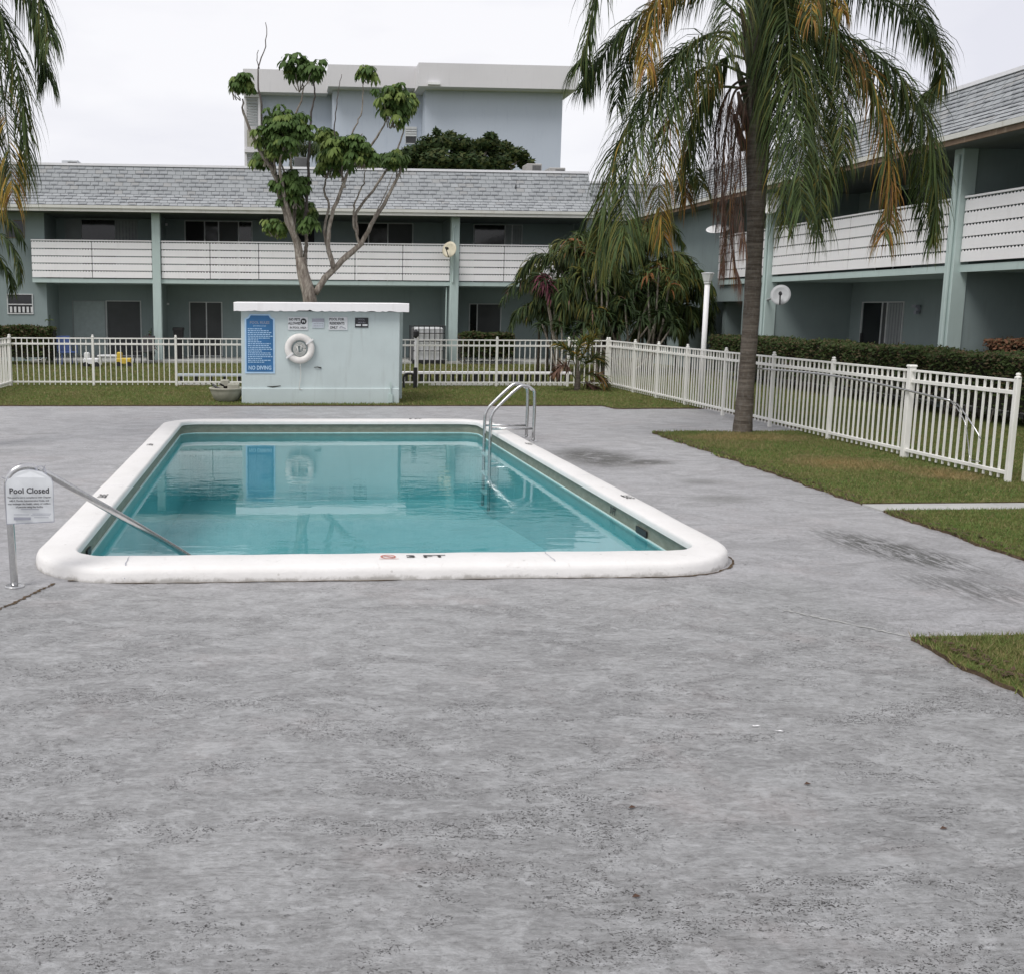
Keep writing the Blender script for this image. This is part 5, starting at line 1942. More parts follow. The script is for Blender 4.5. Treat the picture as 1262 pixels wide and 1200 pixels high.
fr([(925, 110), (885, 108), (868, 125), (852, 165), (843, 215), (846, 245)], 0.4, wts=DRK, tip=ORG, n=80, L=0.5)
fr([(925, 75), (898, 70), (876, 95), (862, 150), (856, 205), (866, 232)], 1.1, wts=DRK, tip=OLV, n=80, L=0.5)
fr([(928, -20), (870, -30), (805, 20), (770, 80), (760, 130)], 1.3, wts=DRK, n=90, L=0.5)
# dead hanging strands near the trunk
fr([(922, 105), (905, 115), (895, 160), (890, 230), (893, 300), (890, 330)], -0.2, wts=DED, tip=DED, n=133, L=0.5, spread=0.42, droop=2.6, rach=7, w=0.0042)
fr([(924, 115), (912, 122), (906, 170), (900, 240), (902, 310), (912, 345)], -0.35, wts=DED, tip=DED, n=152, L=0.5, spread=0.42, droop=2.6, rach=7, w=0.0042)
fr([(922, 95), (900, 110), (884, 150), (880, 200), (882, 260)], 0.5, wts=DED, tip=DED, n=85, L=0.5, spread=0.42, droop=2.6, rach=7, w=0.0042)
fr([(926, 120), (918, 130), (912, 200), (914, 270), (918, 300)], -0.5, wts=DED, tip=DED, n=76, L=0.5, spread=0.42, droop=2.6, rach=7, w=0.0042)
# facing the viewer
fr([(935, -10), (950, -45), (965, -10), (975, 70), (982, 160), (988, 262)], -2.3, wts=GRN, tip=GRN, n=150, L=0.72)
fr([(935, 10), (955, -10), (985, 20), (1003, 90), (1010, 180), (1012, 268)], -1.8, wts=GRN, tip=OLV, n=140, L=0.7)
fr([(935, 50), (948, 50), (957, 100), (964, 190), (968, 280)], -1.3, wts=GRN, tip=OLV, n=110, L=0.6)
fr([(935, -40), (925, -80), (910, -30), (900, 20), (890, 60)], -1.8, wts=GRN, tip=OLV, n=90, L=0.6)
fr([(938, -20), (960, -60), (1000, -30), (1028, 40), (1038, 120), (1040, 190)], -1.5, wts=GRN, tip=OLV, n=120, L=0.62)
fr([(935, 0), (945, -20), (962, 30), (990, 110), (1004, 200), (1008, 290)], -0.7, wts=DRK, tip=GRN, n=120, L=0.6)
fr([(936, -30), (950, -60), (958, 0), (955, 90), (950, 170)], -1.0, wts=GRN, n=100, L=0.6)
# right side
fr([(940, 35), (985, 30), (1035, 55), (1072, 100), (1093, 170), (1098, 250), (1090, 290)], -0.9, wts=(2, 1, 3, 1.0, 2.4, 0), tip=ORG, n=120, L=0.62)
fr([(940, 20), (1000, 30), (1060, 55), (1110, 95), (1143, 155), (1154, 235), (1150, 290)], -0.3, wts=GRN, tip=OLV, n=140, L=0.62)
fr([(940, 40), (1000, 45), (1060, 75), (1110, 120), (1130, 190), (1140, 275)], 0.8, wts=DRK, tip=GRN, n=120, L=0.58)
fr([(940, -20), (1000, -30), (1065, -10), (1120, 15), (1155, 50), (1160, 95), (1140, 118)], 0.2, wts=DRK, tip=OLV, n=130, L=0.5)
fr([(940, -60), (1010, -90), (1080, -60), (1130, 0), (1145, 50)], 1.0, wts=GRN, n=110, L=0.5)
fr([(940, 50), (985, 70), (1020, 110), (1036, 170), (1030, 225)], 1.5, wts=DRK, n=100, L=0.5)
fr([(938, -40), (965, -70), (1000, -50), (1030, -5), (1040, 15)], -0.9, wts=YEL, tip=YEL, n=60, L=0.45, droop=2.5)
fr([(938, -40), (955, -90), (985, -60), (998, -10), (1000, 25)], -1.3, wts=OLV, tip=YEL, n=70, L=0.5, droop=2.5)
# upper fronds above the frame
for k in range(11):
    a = k * 2 * math.pi / 11 + 0.3
    q0 = Vector((at(937, -60, YP).x, YP, at(937, -60, YP).z))
    d = Vector((math.cos(a), math.sin(a), 0))
    P_ = [q0, q0 + d * 0.4 + Vector((0, 0, 0.8)), q0 + d * 1.1 + Vector((0, 0, 1.35)), q0 + d * 2.0 + Vector((0, 0, 1.3)), q0 + d * 2.6 + Vector((0, 0, 0.7))]
    frond(palm, P_, n=70, L=0.6, wts=GRN)

# ---- palm outside the left edge whose fronds hang into view
YL = 13.5
pl0 = at(-75, -40, YL)
palm2 = thing('queen_palm', 'queen palm at the left edge, only its hanging fronds in view', 'palm tree', (pl0.x, YL, 0))
m = MB()
m.tube([(pl0.x, YL, -0.05), (pl0.x + 0.03, YL, 2.0), (pl0.x, YL, pl0.z + 0.3)], [0.19, 0.16, 0.15], 14)
m.build('trunk', 'palm_bark', palm2, smooth=True)
def fl(points, dY, **kw):
    k = len(points)
    kw['n'] = int(kw['n'] * 1.15)
    kw['w'] = 0.0095
    return frond(palm2, [at(x - 2, y, YL + dY * (i / (k - 1)) ** 1.3) for i, (x, y) in enumerate(points)], **kw)
fl([(-75, -40), (-50, -80), (0, -60), (38, 0), (56, 70), (60, 95)], 0.4, wts=DRK, tip=GRN, n=120, L=0.55)
fl([(-75, -40), (-60, -90), (-10, -90), (35, -40), (58, 20), (64, 50)], -0.5, wts=GRN, n=110, L=0.55)
fl([(-75, -20), (-50, -30), (-10, 0), (18, 60), (32, 140), (33, 215)], -0.6, wts=GRN, tip=OLV, n=130, L=0.62)
fl([(-75, 0), (-45, -10), (-10, 30), (5, 110), (14, 190), (18, 245)], -1.0, wts=(3, 4, 3, 0, 0, 0), tip=YEL, n=120, L=0.55)
fl([(-75, 0), (-50, 30), (-20, 90), (-5, 180), (2, 250)], -0.3, wts=GRN, tip=(2, 0, 3, 4, 0, 0), n=110, L=0.55)
fl([(-75, -20), (-45, -5), (-25, 60), (-12, 150), (-8, 220)], 0.6, wts=DRK, n=90, L=0.55)
for k in range(9):
    a = R(110 + k * 20)
    d = Vector((math.cos(a), math.sin(a), 0))
    q0 = Vector((pl0.x, YL, pl0.z))
    frond(palm2, [q0, q0 + d * 0.4 + Vector((0, 0, 0.8)), q0 + d * 1.2 + Vector((0, 0, 1.1)), q0 + d * 2.0 + Vector((0, 0, 0.7)), q0 + d * 2.4 + Vector((0, 0, -0.3))], n=60, L=0.6, wts=GRN)
# a small palm further back at the left edge
YS = 29.5
ps = at(-60, 330, YS)
sp3 = thing('areca_palm', 'dark arching palm behind the fence at the far left edge', 'palm tree', (ps.x, YS, 0))
m = MB(); m.tube([(ps.x, YS, 0), (ps.x + 0.1, YS, 1.4), (ps.x, YS, ps.z)], [0.09, 0.07, 0.06], 8); m.build('trunk', 'palm_bark', sp3)
for pts, dy, ww in (([(-60, 330), (-35, 295), (0, 290), (20, 315), (24, 345)], -0.3, DRK), ([(-60, 330), (-30, 310), (-5, 315), (12, 340), (16, 358)], 0.3, DRK), ([(-60, 330), (-40, 280), (-10, 262), (15, 275), (30, 300)], 0.4, DRK), ([(-60, 330), (-90, 290), (-120, 300)], 0.4, DRK)):
    frond(sp3, [at(x, y, YS + dy * i / 3) for i, (x, y) in enumerate(pts)], n=60, L=0.5, w=0.02, wts=ww, rad=0.03)

# ---- small young palm inside the fence
YY = 22.7
q0 = at(711, 483, YY)
yp = thing('young_palm', 'small young palm standing inside the fence corner', 'palm tree', (q0.x, YY, 0))
base = Vector((q0.x, YY, 0))
m = MB(); m.tube([base, base + Vector((0.01, 0, 0.3)), base + Vector((0.0, 0, 0.5))], [0.075, 0.06, 0.035], 8); m.build('trunk', 'palm_bark', yp)
for pts, dy, ww in (([(711, 470), (716, 445), (726, 425), (736, 412)], -0.2, (1, 0, 2, 0.5, 0, 0)), ([(711, 468), (707, 445), (698, 430), (686, 424)], 0.1, OLV), ([(712, 470), (722, 450), (735, 440), (743, 446)], 0.2, OLV), ([(710, 470), (702, 455), (692, 452), (684, 460)], -0.1, DED), ([(712, 472), (726, 462), (740, 464), (748, 474)], -0.2, (2, 1, 2, 0, 1, 2)), ([(711, 470), (711, 440), (716, 424), (722, 416)], 0.1, (3, 0, 2, 1, 0, 0)), ([(712, 473), (722, 472), (732, 478), (736, 484)], 0.2, DED)):
    frond(yp, [at(x, y, YY + dy * i / 3) for i, (x, y) in enumerate(pts)], n=44, L=0.34, w=0.016, wts=ww, droop=0.5, rad=0.012, start=0.3)

# ---- areca / cordyline thicket beyond the fence corner
YA = 28.5
def areca(px, Y, label, stems, seed, wts, leafL=0.42, w=0.022, n=40):
    random.seed(seed)
    bp = at(px, 440, Y)
    t = thing('areca_palm', label, 'palm', (bp.x, Y, 0), 'palm clumps behind the fence corner')
    for (tx_, ty_, fr_) in stems:
        top_ = at(tx_, ty_, Y + random.uniform(-0.6, 0.6))
        b0 = Vector((bp.x + random.uniform(-0.25, 0.25), Y + random.uniform(-0.2, 0.2), 0))
        mid = b0.lerp(top_, 0.5) + Vector(((b0.x - top_.x) * 0.18, 0, 0.1))
        m = MB(); m.tube(spline([b0, mid, top_], 10), [0.045 - 0.002 * i for i in range(11)], 6); m.build('trunk', 'palm_bark', t, smooth=True)
        for k in range(fr_):
            a = random.uniform(0, 6.28)
            d = Vector((math.cos(a), math.sin(a) * 0.8, 0))
            Lf = random.uniform(0.75, 1.25)
            up_ = random.uniform(0.4, 1.5)
            P_ = [top_ - Vector((0, 0, 0.1)), top_ + d * 0.25 * Lf + Vector((0, 0, 0.35 * up_)), top_ + d * 0.7 * Lf + Vector((0, 0, 0.3 * up_)), top_ + d * Lf + Vector((0, 0, -0.35 + 0.2 * up_))]
            frond(t, P_, n=n, L=leafL, w=w, droop=1.2, wts=wts[0] if random.random() < 0.7 else wts[1], rad=0.018, start=0.2)
    return t
areca(752, 28.8, 'large dark palm clump in the thicket, left of the lamp post', [(690, 332, 6), (718, 314, 7), (745, 306, 8), (770, 319, 7), (700, 364, 6), (735, 349, 7), (765, 359, 7), (715, 389, 6), (750, 384, 6)], 11, ((3, 5, 2, 0, 0, 0), (2, 3, 3, 0.3, 0, 0.3)), leafL=0.5, n=52)
areca(800, 29.6, 'bright green palm clump rising right of the dark one', [(788, 299, 7), (812, 332, 7), (825, 354, 7), (800, 359, 7), (832, 384, 6), (790, 389, 6), (812, 406, 5)], 12, ((6, 1, 3, 0, 0, 0), (3, 1, 4, 0.4, 0, 0)), leafL=0.5, n=52)
areca(672, 29.4, 'small dark palm clump with hanging leaves at the left of the thicket', [(668, 366, 5), (684, 349, 5), (664, 392, 5), (690, 386, 6)], 13, ((2, 6, 1, 0, 0, 0), (1, 4, 1, 0, 0, 0.6)), leafL=0.42, n=46)
areca(845, 30.2, 'low dark palm clump just left of the lamp post', [(838, 376, 6), (850, 402, 5), (822, 399, 6), (800, 414, 5)], 14, ((2, 6, 1, 0, 0, 0), (2, 4, 1, 0, 0, 0)), leafL=0.42, n=46)
random.seed(21)


def strap_plant(px, Y, heads, label, mats, name, L=0.55, w=0.03, n=34):
    bp = at(px, 440, Y)
    t = thing(name, label, 'shrub', (bp.x, Y, 0), 'broad-leaved shrubs in the thicket')
    for hx, hy in heads:
        top_ = at(hx, hy, Y)
        m = MB(); m.tube([(bp.x, Y, 0), Vector((bp.x, Y, 0)).lerp(top_, 0.6) + Vector((0.05, 0, -0.1)), top_], [0.035, 0.03, 0.022], 6); m.build('stem', 'tree_bark', t)
        m = MB()
        for i in range(n):
            a = random.uniform(0, 6.28)
            d = Vector((math.cos(a), math.sin(a), random.uniform(0.0, 1.2)))
            leaf_strip(m, top_ + Vector((0, 0, random.uniform(-0.15, 0.1))), d, L * random.uniform(0.7, 1.2), w, random.uniform(0.8, 1.8), random.randrange(len(mats)), 4)
        m.build('leaf_head', mats, t)
strap_plant(690, 28.2, [(672, 352), (680, 362), (668, 343)], 'purple leaved ti plant against the white railing', ['ti_purple', 'ti_purple', 'palm_dark'], 'ti_plant')
strap_plant(735, 27.8, [(733, 322), (752, 330), (718, 335), (742, 352)], 'dark strap-leaved shrub in the middle of the thicket', ['palm_green', 'palm_olive', 'palm_dark'], 'dracaena')
strap_plant(712, 28.0, [(708, 300), (722, 308)], 'rust tinged shrub at the top left of the thicket', ['croton_rust', 'palm_olive', 'palm_green'], 'croton')
strap_plant(800, 28.0, [(798, 340), (812, 328), (825, 352)], 'rust and green shrub in front of the bright palm clump', ['croton_rust', 'palm_olive', 'palm_green', 'palm_green'], 'croton')
strap_plant(775, 27.6, [(745, 385), (770, 375), (790, 392), (812, 385), (830, 400), (720, 400), (760, 402)], 'low mass of dark leaves at the foot of the thicket', ['palm_dark', 'palm_dark', 'tree_dark_leaf'], 'dracaena', 0.6, 0.03, 44)
strap_plant(740, 28.2, [(715, 345), (735, 360), (760, 340), (780, 360), (805, 365), (700, 370), (750, 380), (725, 385), (790, 345), (820, 375)], 'tall dark leafy mass filling the heart of the thicket', ['palm_dark', 'tree_dark_leaf', 'palm_green'], 'dracaena', 0.6, 0.028, 60)
strap_plant(690, 27.6, [(692, 402), (708, 410), (668, 400)], 'low dark shrub left of the thicket near the fence', ['palm_dark', 'tree_dark_leaf'], 'dracaena', 0.45, 0.025, 30)
random.seed(31)

# ---- umbrella tree behind the pump house
YU = 22.0
tb0 = at(382, 380, YU)
ut = thing('umbrella_tree', 'bare branched umbrella tree with tufted crowns behind the pump house', 'tree', (tb0.x, YU, 0))


def branch(pts, r0, r1, Y0=YU, Y1=YU, mat='tree_bark', name='branch', n=26):
    k = len(pts)
    P_ = [at(x, y, Y0 + (Y1 - Y0) * i / (k - 1)) for i, (x, y) in enumerate(pts)]
    cur = spline(P_, n)
    cur = [q + Vector((random.gauss(0, 0.008), random.gauss(0, 0.008), 0)) for q in cur]
    m = MB()
    m.tube(cur, [max(0.007, (r0 + (r1 - r0) * i / n) * 0.58) * random.uniform(0.94, 1.08) for i in range(n + 1)], 8)
    return m.build(name, mat, ut, smooth=True)


m = MB()
P_ = [Vector((tb0.x + 0.05, YU, -0.05)), Vector((tb0.x + 0.02, YU, 0.9))] + [at(x, y, YU) for x, y in ((382, 372), (374, 340), (370, 318))]
m.tube(spline(P_, 24), [0.185 - 0.0035 * i for i in range(25)], 12)
m.build('trunk', 'tree_bark', ut, smooth=True)
branch([(370, 322), (366, 300), (355, 270), (345, 240), (338, 215), (322, 190), (302, 145), (298, 122)], 0.15, 0.025, YU, YU - 0.4)
branch([(368, 315), (364, 290), (352, 250), (348, 225), (345, 200), (350, 180)], 0.10, 0.03, YU, YU - 0.7)
branch([(347, 235), (337, 205), (326, 175), (322, 130), (318, 90), (326, 60), (329, 28)], 0.05, 0.012, YU - 0.2, YU + 0.3, 'dead_twig')
branch([(319, 85), (317, 72), (318, 62)], 0.018, 0.01, YU + 0.2, YU + 0.2, 'dead_twig', n=8)
branch([(366, 300), (362, 270), (366, 235), (358, 200), (360, 160), (372, 120), (374, 100)], 0.07, 0.02, YU, YU + 0.5)
branch([(372, 290), (378, 250), (380, 200), (383, 150), (388, 115), (386, 98)], 0.06, 0.018, YU, YU - 0.5, 'dead_twig')
branch([(380, 262), (368, 235), (352, 215), (335, 170)], 0.05, 0.02, YU, YU - 0.3)
branch([(374, 330), (378, 300), (376, 275), (382, 250)], 0.08, 0.03, YU, YU + 0.6)
branch([(388, 362), (400, 345), (425, 318), (445, 300), (462, 270), (480, 240), (492, 215), (494, 200)], 0.13, 0.03, YU, YU + 0.4)
branch([(411, 330), (404, 300), (408, 270), (418, 240), (430, 210), (450, 190), (470, 160), (480, 140)], 0.085, 0.022, YU, YU - 0.4)
branch([(407, 318), (400, 285), (405, 255), (400, 230), (408, 200), (404, 180)], 0.06, 0.02, YU, YU + 0.4)
branch([(425, 232), (422, 210), (432, 170), (445, 140), (449, 100)], 0.045, 0.015, YU - 0.2, YU + 0.2)
branch([(425, 225), (416, 200), (412, 160), (416, 120), (421, 92)], 0.035, 0.01, YU - 0.1, YU + 0.4, 'dead_twig')
branch([(443, 302), (436, 275), (438, 250), (448, 225), (450, 205)], 0.05, 0.012, YU + 0.2, YU + 0.1)
branch([(440, 290), (440, 262), (462, 232), (485, 195), (496, 165), (498, 145)], 0.06, 0.018, YU + 0.2, YU + 0.6)
branch([(462, 270), (452, 285), (470, 250), (484, 215)], 0.03, 0.012, YU + 0.2, YU - 0.3)
branch([(432, 205), (438, 180), (446, 165)], 0.03, 0.015, YU - 0.2, YU - 0.5, n=10)
branch([(338, 215), (340, 180), (345, 155)], 0.04, 0.02, YU - 0.3, YU - 0.6, n=10)


def palmate(mb, c_, d, L, mi):
    """petiole with a whorl of drooping leaflets"""
    d = d.normalized()
    L = L * random.uniform(0.7, 1.25)
    e = c_ + d * L + Vector((0, 0, -0.06 * L))
    side = d.cross(Vector((0, 0, 1)))
    if side.length < 0.1:
        side = Vector((1, 0, 0))
    side.normalize()
    n0 = len(mb.v)
    mb.v += [tuple(c_ + side * 0.005), tuple(c_ - side * 0.005), tuple(e - side * 0.004), tuple(e + side * 0.004)]
    mb.f.append((n0, n0 + 1, n0 + 2, n0 + 3)); mb.mi.append(1)
    k = random.randint(7, 9)
    ll = random.uniform(0.11, 0.185)
    for i in range(k):
        a = 2 * math.pi * i / k + random.uniform(-0.2, 0.2)
        u_ = Vector((math.cos(a), math.sin(a), 0))
        dr = (u_ + Vector((0, 0, random.uniform(-0.9, -0.1))) + d * 0.45).normalized()
        sd = dr.cross(Vector((0, 0, 1))).normalized()
        p1 = e + dr * ll * 0.5
        p2 = e + dr * ll * 0.85 + Vector((0, 0, -ll * 0.35))
        p3 = p2 + (dr * 0.3 + Vector((0, 0, -0.9))) * ll * 0.4
        n0 = len(mb.v)
        w_ = 0.035
        mb.v += [tuple(e), tuple(p1 + sd * w_), tuple(p1 - sd * w_), tuple(p2 + sd * w_), tuple(p2 - sd * w_), tuple(p3)]
        mb.f += [(n0, n0 + 1, n0 + 2), (n0 + 1, n0 + 3, n0 + 4, n0 + 2), (n0 + 3, n0 + 5, n0 + 4)]
        mb.mi += [mi] * 3


def tuft(px, py, r_px, Y, heads=1, pale=0.2, squash=0.75):
    c0 = at(px, py, Y)
    rr_ = r_px * 0.80 / (F_PX / Y)
    m = MB()
    for h_ in range(heads):
        o_ = Vector((random.uniform(-1, 1), random.uniform(-0.8, 0.8), random.uniform(-0.75, 0.85))) * (rr_ * 0.6 if heads > 1 else 0)
        c_ = c0 + o_ + Vector((0, 0, -0.02))
        for i in range(15):
            a = i * 2.4 + random.uniform(-0.3, 0.3)
            el = random.uniform(-0.45, 1.3)
            d = Vector((math.cos(a) * math.cos(el), math.sin(a) * math.cos(el), math.sin(el) * squash))
            Lp = (rr_ * (0.5 if heads > 1 else 0.66)) * random.uniform(0.6, 1.35)
            palmate(m, c_, d, Lp, 1 if random.random() < pale else 0)
    for i in range(2 * heads):
        q_ = c0 + Vector((random.uniform(-0.8, 0.8), random.uniform(-0.8, 0.8), random.uniform(-0.6, 0.6))) * rr_ * 0.7
        b3 = c0 + Vector((random.uniform(-0.1, 0.1), random.uniform(-0.1, 0.1), -rr_ * 1.1))
        tw_ = MB()
        tw_.tube([b3, b3.lerp(q_, 0.5) + Vector((random.uniform(-0.04, 0.04), 0, -0.03)), q_], [0.012, 0.009, 0.005], 5)
        tw_.build('twig', 'tree_bark', ut)
    m.build('leaf_cluster', ['umbrella_leaf', 'umbrella_leaf_pale'], ut)


tuft(292, 104, 20, YU - 0.4, 2)
tuft(371, 84, 30, YU + 0.4, 3, 0.1)
tuft(385, 88, 18, YU - 0.5, 1, 0.1)
tuft(452, 88, 15, YU + 0.2, 1, 0.5)
tuft(484, 128, 32, YU - 0.3, 4, 0.35)
tuft(505, 125, 18, YU + 0.5, 2, 0.35)
tuft(350, 155, 32, YU - 0.6, 5, 0.15)
tuft(328, 178, 30, YU - 0.3, 4, 0.25)
tuft(362, 170, 22, YU - 0.7, 2, 0.15)
tuft(316, 190, 18, YU + 0.3, 2, 0.4)
tuft(404, 195, 26, YU + 0.3, 4, 0.35)
tuft(420, 175, 24, YU - 0.2, 3, 0.5)
tuft(446, 182, 28, YU - 0.5, 4, 0.15)
tuft(400, 165, 16, YU + 0.4, 1, 0.6)
tuft(492, 198, 24, YU + 0.5, 3, 0.25)
tuft(366, 232, 28, YU - 0.2, 5, 0.1)
tuft(372, 262, 22, YU + 0.4, 3, 0.1)
tuft(337, 274, 20, YU + 0.2, 2, 0.6)
tuft(380, 275, 14, YU - 0.3, 1, 0.2)

# ---- generic leafy crown
def leaf_cloud(mb, blobs, n, size, nm, flatten=0.75):
    """leaves spread through a group of clumps; denser near each clump's outside"""
    vol = [b_[3] ** 2 for b_ in blobs]
    for _ in range(n):
        cx_, cy_, cz_, r_ = random.choices(blobs, vol)[0]
        u_ = Vector((random.gauss(0, 1), random.gauss(0, 1), random.gauss(0, 1))).normalized()
        rad_ = r_ * random.uniform(0.45, 1.08)
        p = Vector((cx_, cy_, cz_)) + Vector((u_.x, u_.y, u_.z * flatten)) * rad_
        a = Vector((random.gauss(0, 1), random.gauss(0, 1), random.gauss(0, 0.5))).normalized()
        b_ = a.cross(u_)
        if b_.length < 0.1:
            b_ = a.orthogonal()
        b_.normalize()
        s = size * random.uniform(0.6, 1.3)
        n0 = len(mb.v)
        mb.v += [tuple(p - a * s), tuple(p + b_ * s * 0.45), tuple(p + a * s), tuple(p - b_ * s * 0.45)]
        mb.f.append((n0, n0 + 1, n0 + 2, n0 + 3))
        mb.mi.append(random.randrange(nm))


YD = 45.0
c0 = at(575, 200, YD)
dt = thing('leafy_tree', 'dark spreading tree showing above the roof before the pale blue block', 'tree', (c0.x, YD, 0))
m = MB(); m.tube(spline([(c0.x, YD, 0), (c0.x + 0.2, YD, 3), (c0.x, YD, 6.8)], 10), [0.3 - 0.015 * i for i in range(11)], 10); m.build('trunk', 'tree_bark', dt, smooth=True)
blobs = []
for px, py, r_ in ((490, 208, 18), (510, 192, 17), (530, 180, 17), (548, 176, 14), (565, 178, 15), (585, 184, 16), (602, 178, 14), (618, 184, 14), (635, 192, 14), (648, 202, 10), (540, 200, 22), (575, 203, 24), (610, 203, 22), (520, 210, 20), (555, 167, 7), (470, 214, 12), (645, 192, 7), (605, 168, 7), (538, 163, 5)):
    q = at(px, py, YD + random.uniform(-1.2, 1.2))
    blobs.append((q.x, q.y, q.z, r_ / 29))
for i in range(0, 17, 2):
    m = MB()
    q = Vector(blobs[i][:3])
    m.tube(spline([(c0.x, YD, 5.6), Vector((c0.x, YD, 6.0)).lerp(q, 0.5) + Vector((0, 0, -0.2)), q], 8), [0.12 - 0.01 * k for k in range(9)], 6)
    m.build('limb', 'tree_bark', dt)
m = MB(); leaf_cloud(m, blobs, 11000, 0.13, 3, 0.7)
m.build('crown', ['tree_dark_leaf', 'tree_dark_leaf', 'tree_olive_leaf'], dt)
# palm peeking above the roof behind the umbrella tree
YQ = 42
q0 = at(378, 200, YQ)
bp_ = thing('distant_palm', 'small palm top showing over the roof behind the umbrella tree', 'palm tree', (q0.x, YQ, 0))
m = MB(); m.tube([(q0.x, YQ, 0), (q0.x, YQ, q0.z)], [0.18, 0.12], 8); m.build('trunk', 'palm_bark', bp_)
for k in range(10):
    a = k * 0.63
    d = Vector((math.cos(a), math.sin(a), 0))
    frond(bp_, [q0, q0 + d * 0.5 + Vector((0, 0, 0.7)), q0 + d * 1.2 + Vector((0, 0, 0.7)), q0 + d * 1.8 + Vector((0, 0, 0.1))], n=40, L=0.5, w=0.025, wts=DRK, rad=0.03)
YQ = 43
blobs = []
c0 = at(520, 212, YQ)
for px, py, r_ in ((470, 206, 12), (455, 212, 14), (440, 208, 10)):
    q = at(px, py, YQ)
    blobs.append((q.x, q.y, q.z, r_ / 30))
st = thing('leafy_tree', 'olive green treetop over the roof between the umbrella tree branches', 'tree', (blobs[1][0], YQ, 0))
m = MB(); m.tube([(blobs[1][0], YQ, 0), (blobs[1][0], YQ, blobs[1][2])], [0.15, 0.08], 8); m.build('trunk', 'tree_bark', st)
m = MB(); leaf_cloud(m, blobs, 1500, 0.11, 2); m.build('crown', ['tree_olive_leaf', 'tree_dark_leaf'], st)


# ---- hedges
def hedge(a, b_, wdt, h0, h1, label, n, mats, size=0.032, dry_side=None):
    a, b_ = Vector((*a, 0)), Vector((*b_, 0))
    d = b_ - a
    L = d.length
    d.normalize()
    nr = Vector((-d.y, d.x, 0))
    t = thing('hedge', label, 'hedge', a, 'clipped hedges by the buildings')
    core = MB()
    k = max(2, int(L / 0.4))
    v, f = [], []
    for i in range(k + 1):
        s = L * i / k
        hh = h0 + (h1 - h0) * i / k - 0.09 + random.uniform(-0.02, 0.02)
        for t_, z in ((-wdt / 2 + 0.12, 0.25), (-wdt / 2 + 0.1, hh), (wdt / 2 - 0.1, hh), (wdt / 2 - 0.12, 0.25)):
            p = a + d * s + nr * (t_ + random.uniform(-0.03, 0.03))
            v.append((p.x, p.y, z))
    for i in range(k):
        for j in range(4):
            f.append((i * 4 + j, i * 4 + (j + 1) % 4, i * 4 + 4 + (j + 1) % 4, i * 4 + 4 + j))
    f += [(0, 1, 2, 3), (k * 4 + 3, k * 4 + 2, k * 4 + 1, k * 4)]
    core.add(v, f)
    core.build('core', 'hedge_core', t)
    st_ = MB()
    for i in range(int(L * 9)):
        s = random.uniform(0, L)
        p = a + d * s + nr * random.uniform(-wdt / 2 + 0.05, wdt / 2 - 0.05)
        q = p + d * random.uniform(-0.2, 0.2) + nr * random.uniform(-0.12, 0.12)
        st_.tube([p, Vector((q.x, q.y, random.uniform(0.5, h0 - 0.05)))], 0.009, 4, caps=False)
    tag(st_.build('stems', 'tree_bark', t), kind='stuff')
    m = MB()
    for _ in range(n):
        s = random.uniform(0, L)
        hh = h0 + (h1 - h0) * s / L + 0.025 * math.sin(s * 2.1) + 0.02 * math.sin(s * 5.3)
        r_ = random.random()
        clump = 0.05 * math.sin(s * 7 + 1.3) + 0.04 * math.sin(s * 13)
        if r_ < 0.42:
            t_, z = random.uniform(-wdt / 2, wdt / 2), hh + random.gauss(-0.02, 0.025)
        else:
            z = hh - abs(random.gauss(0, 0.36)) * 1.0
            if z < 0.12:
                continue
            sd = -1 if random.random() < 0.5 else 1
            t_ = sd * (wdt / 2 + clump * 0.6 + random.gauss(-0.02, 0.035))
        p = a + d * s + nr * t_
        p = Vector((p.x, p.y, z))
        u_ = Vector((random.gauss(0, 1), random.gauss(0, 1), random.gauss(0, 1))).normalized()
        w_ = u_.orthogonal().normalized()
        sz = size * random.uniform(0.6, 1.4)
        n0 = len(m.v)
        m.v += [tuple(p - u_ * sz), tuple(p + w_ * sz * 0.5), tuple(p + u_ * sz), tuple(p - w_ * sz * 0.5)]
        m.f.append((n0, n0 + 1, n0 + 2, n0 + 3))
        m.mi.append(random.randrange(len(mats)))
    m.build('foliage', mats, t)
    return t


HM = ['hedge_leaf', 'hedge_leaf', 'hedge_leaf', 'hedge_leaf_dry']
hedge((11.6, 12.0), (11.75, 27.3), 0.8, 1.08, 1.12, 'long clipped hedge before the right block from the lamp post to the picture edge', 52000, HM)
p0, p1 = at(566, 415, 33.7), at(620, 415, 33.7)
hedge((p0.x, 33.6), (p1.x + 0.3, 33.6), 0.5, 0.98, 0.98, 'short hedge under the lower window right of the rear column', 4000, ['hedge_leaf', 'hedge_leaf', 'hedge_leaf_dry'], 0.05)
p0, p1 = at(-30, 410, 32.6), at(67, 410, 32.6)
hedge((p0.x, 32.6), (p1.x, 32.6), 0.6, 1.12, 1.15, 'hedge at the far left under the small louvred window', 6000, ['hedge_leaf', 'hedge_leaf', 'hedge_leaf_dry'], 0.05)
leafmat('hedge_rust', (0.13, 0.06, 0.035), (0.26, 0.13, 0.075), trans=0.1)
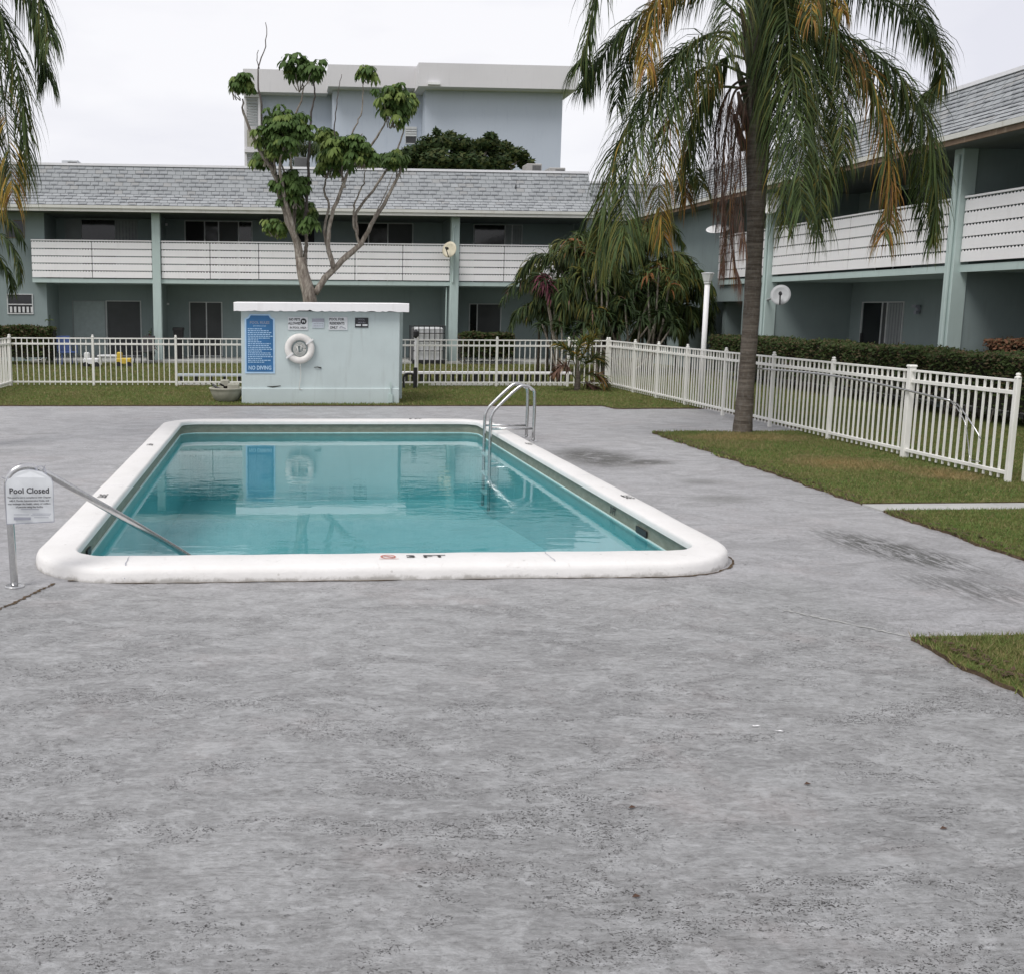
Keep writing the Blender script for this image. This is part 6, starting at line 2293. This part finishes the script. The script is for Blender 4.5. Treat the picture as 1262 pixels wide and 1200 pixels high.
hedge((12.9, 15.0), (12.9, 18.3), 0.5, 1.28, 1.28, 'rust brown dry hedge between the green hedge and the right block', 9000, ['hedge_rust', 'hedge_rust', 'hedge_leaf_dry'], 0.035)
# stem plants by columns
def potted(px, py, Y, label, h_, mats):
    p = at(px, 440, Y)
    t = thing('potted_plant', label, 'plant', (p.x, Y, 0.0))
    m = MB(); m.lathe((p.x, Y, 0.1), [(0.09, 0), (0.13, 0.22), (0.14, 0.24)], 12); m.build('pot', 'black_plastic', t)
    m = MB()
    for i in range(40):
        a = random.uniform(0, 6.28)
        leaf_strip(m, Vector((p.x, Y, 0.34 + random.uniform(0, h_ - 0.5))), Vector((math.cos(a), math.sin(a), random.uniform(0.2, 1.3))), random.uniform(0.15, 0.35), 0.025, 1.0, random.randrange(len(mats)), 3)
    m.tube([(p.x, Y, 0.3), (p.x + 0.03, Y, h_)], 0.012, 5)
    m.build('foliage', mats, t)
potted(186, 410, 34.0, 'spiky dark potted plant just left of the front column', 1.1, ['palm_dark', 'ti_purple'])
potted(62, 400, 33.6, 'thin stemmed plant rising at the right end of the left hedge', 1.5, ['palm_dark', 'palm_green'])

# fallen leaves along the lawn edges
m = MB()
for _ in range(1100):
    k = random.random()
    if k < 0.5:
        x, y = random.gauss(5.45, 0.05), random.uniform(9.3, 14.8)
    elif k < 0.75:
        x, y = random.gauss(5.42, 0.05), random.uniform(6.2, 8.8)
    else:
        x, y = 3.47 + abs(random.gauss(0, 0.08)), random.uniform(3.6, 5.25)
    z = 0.03 + random.uniform(0, 0.012)
    a = random.uniform(0, 6.28)
    s = random.uniform(0.01, 0.026)
    u_ = Vector((math.cos(a), math.sin(a), random.uniform(-0.3, 0.3))) * s
    w_ = Vector((-math.sin(a), math.cos(a), random.uniform(-0.3, 0.3))) * s * 0.5
    p = Vector((x, y, z))
    m.add([p - u_, p + w_, p + u_, p - w_], [(0, 1, 2, 3)], random.randrange(2))
tag(m.build('leaf_litter', ['brown_leaf', 'bare_soil']), 'brown leaf litter scattered along the lawn edges', 'leaf litter', kind='stuff')
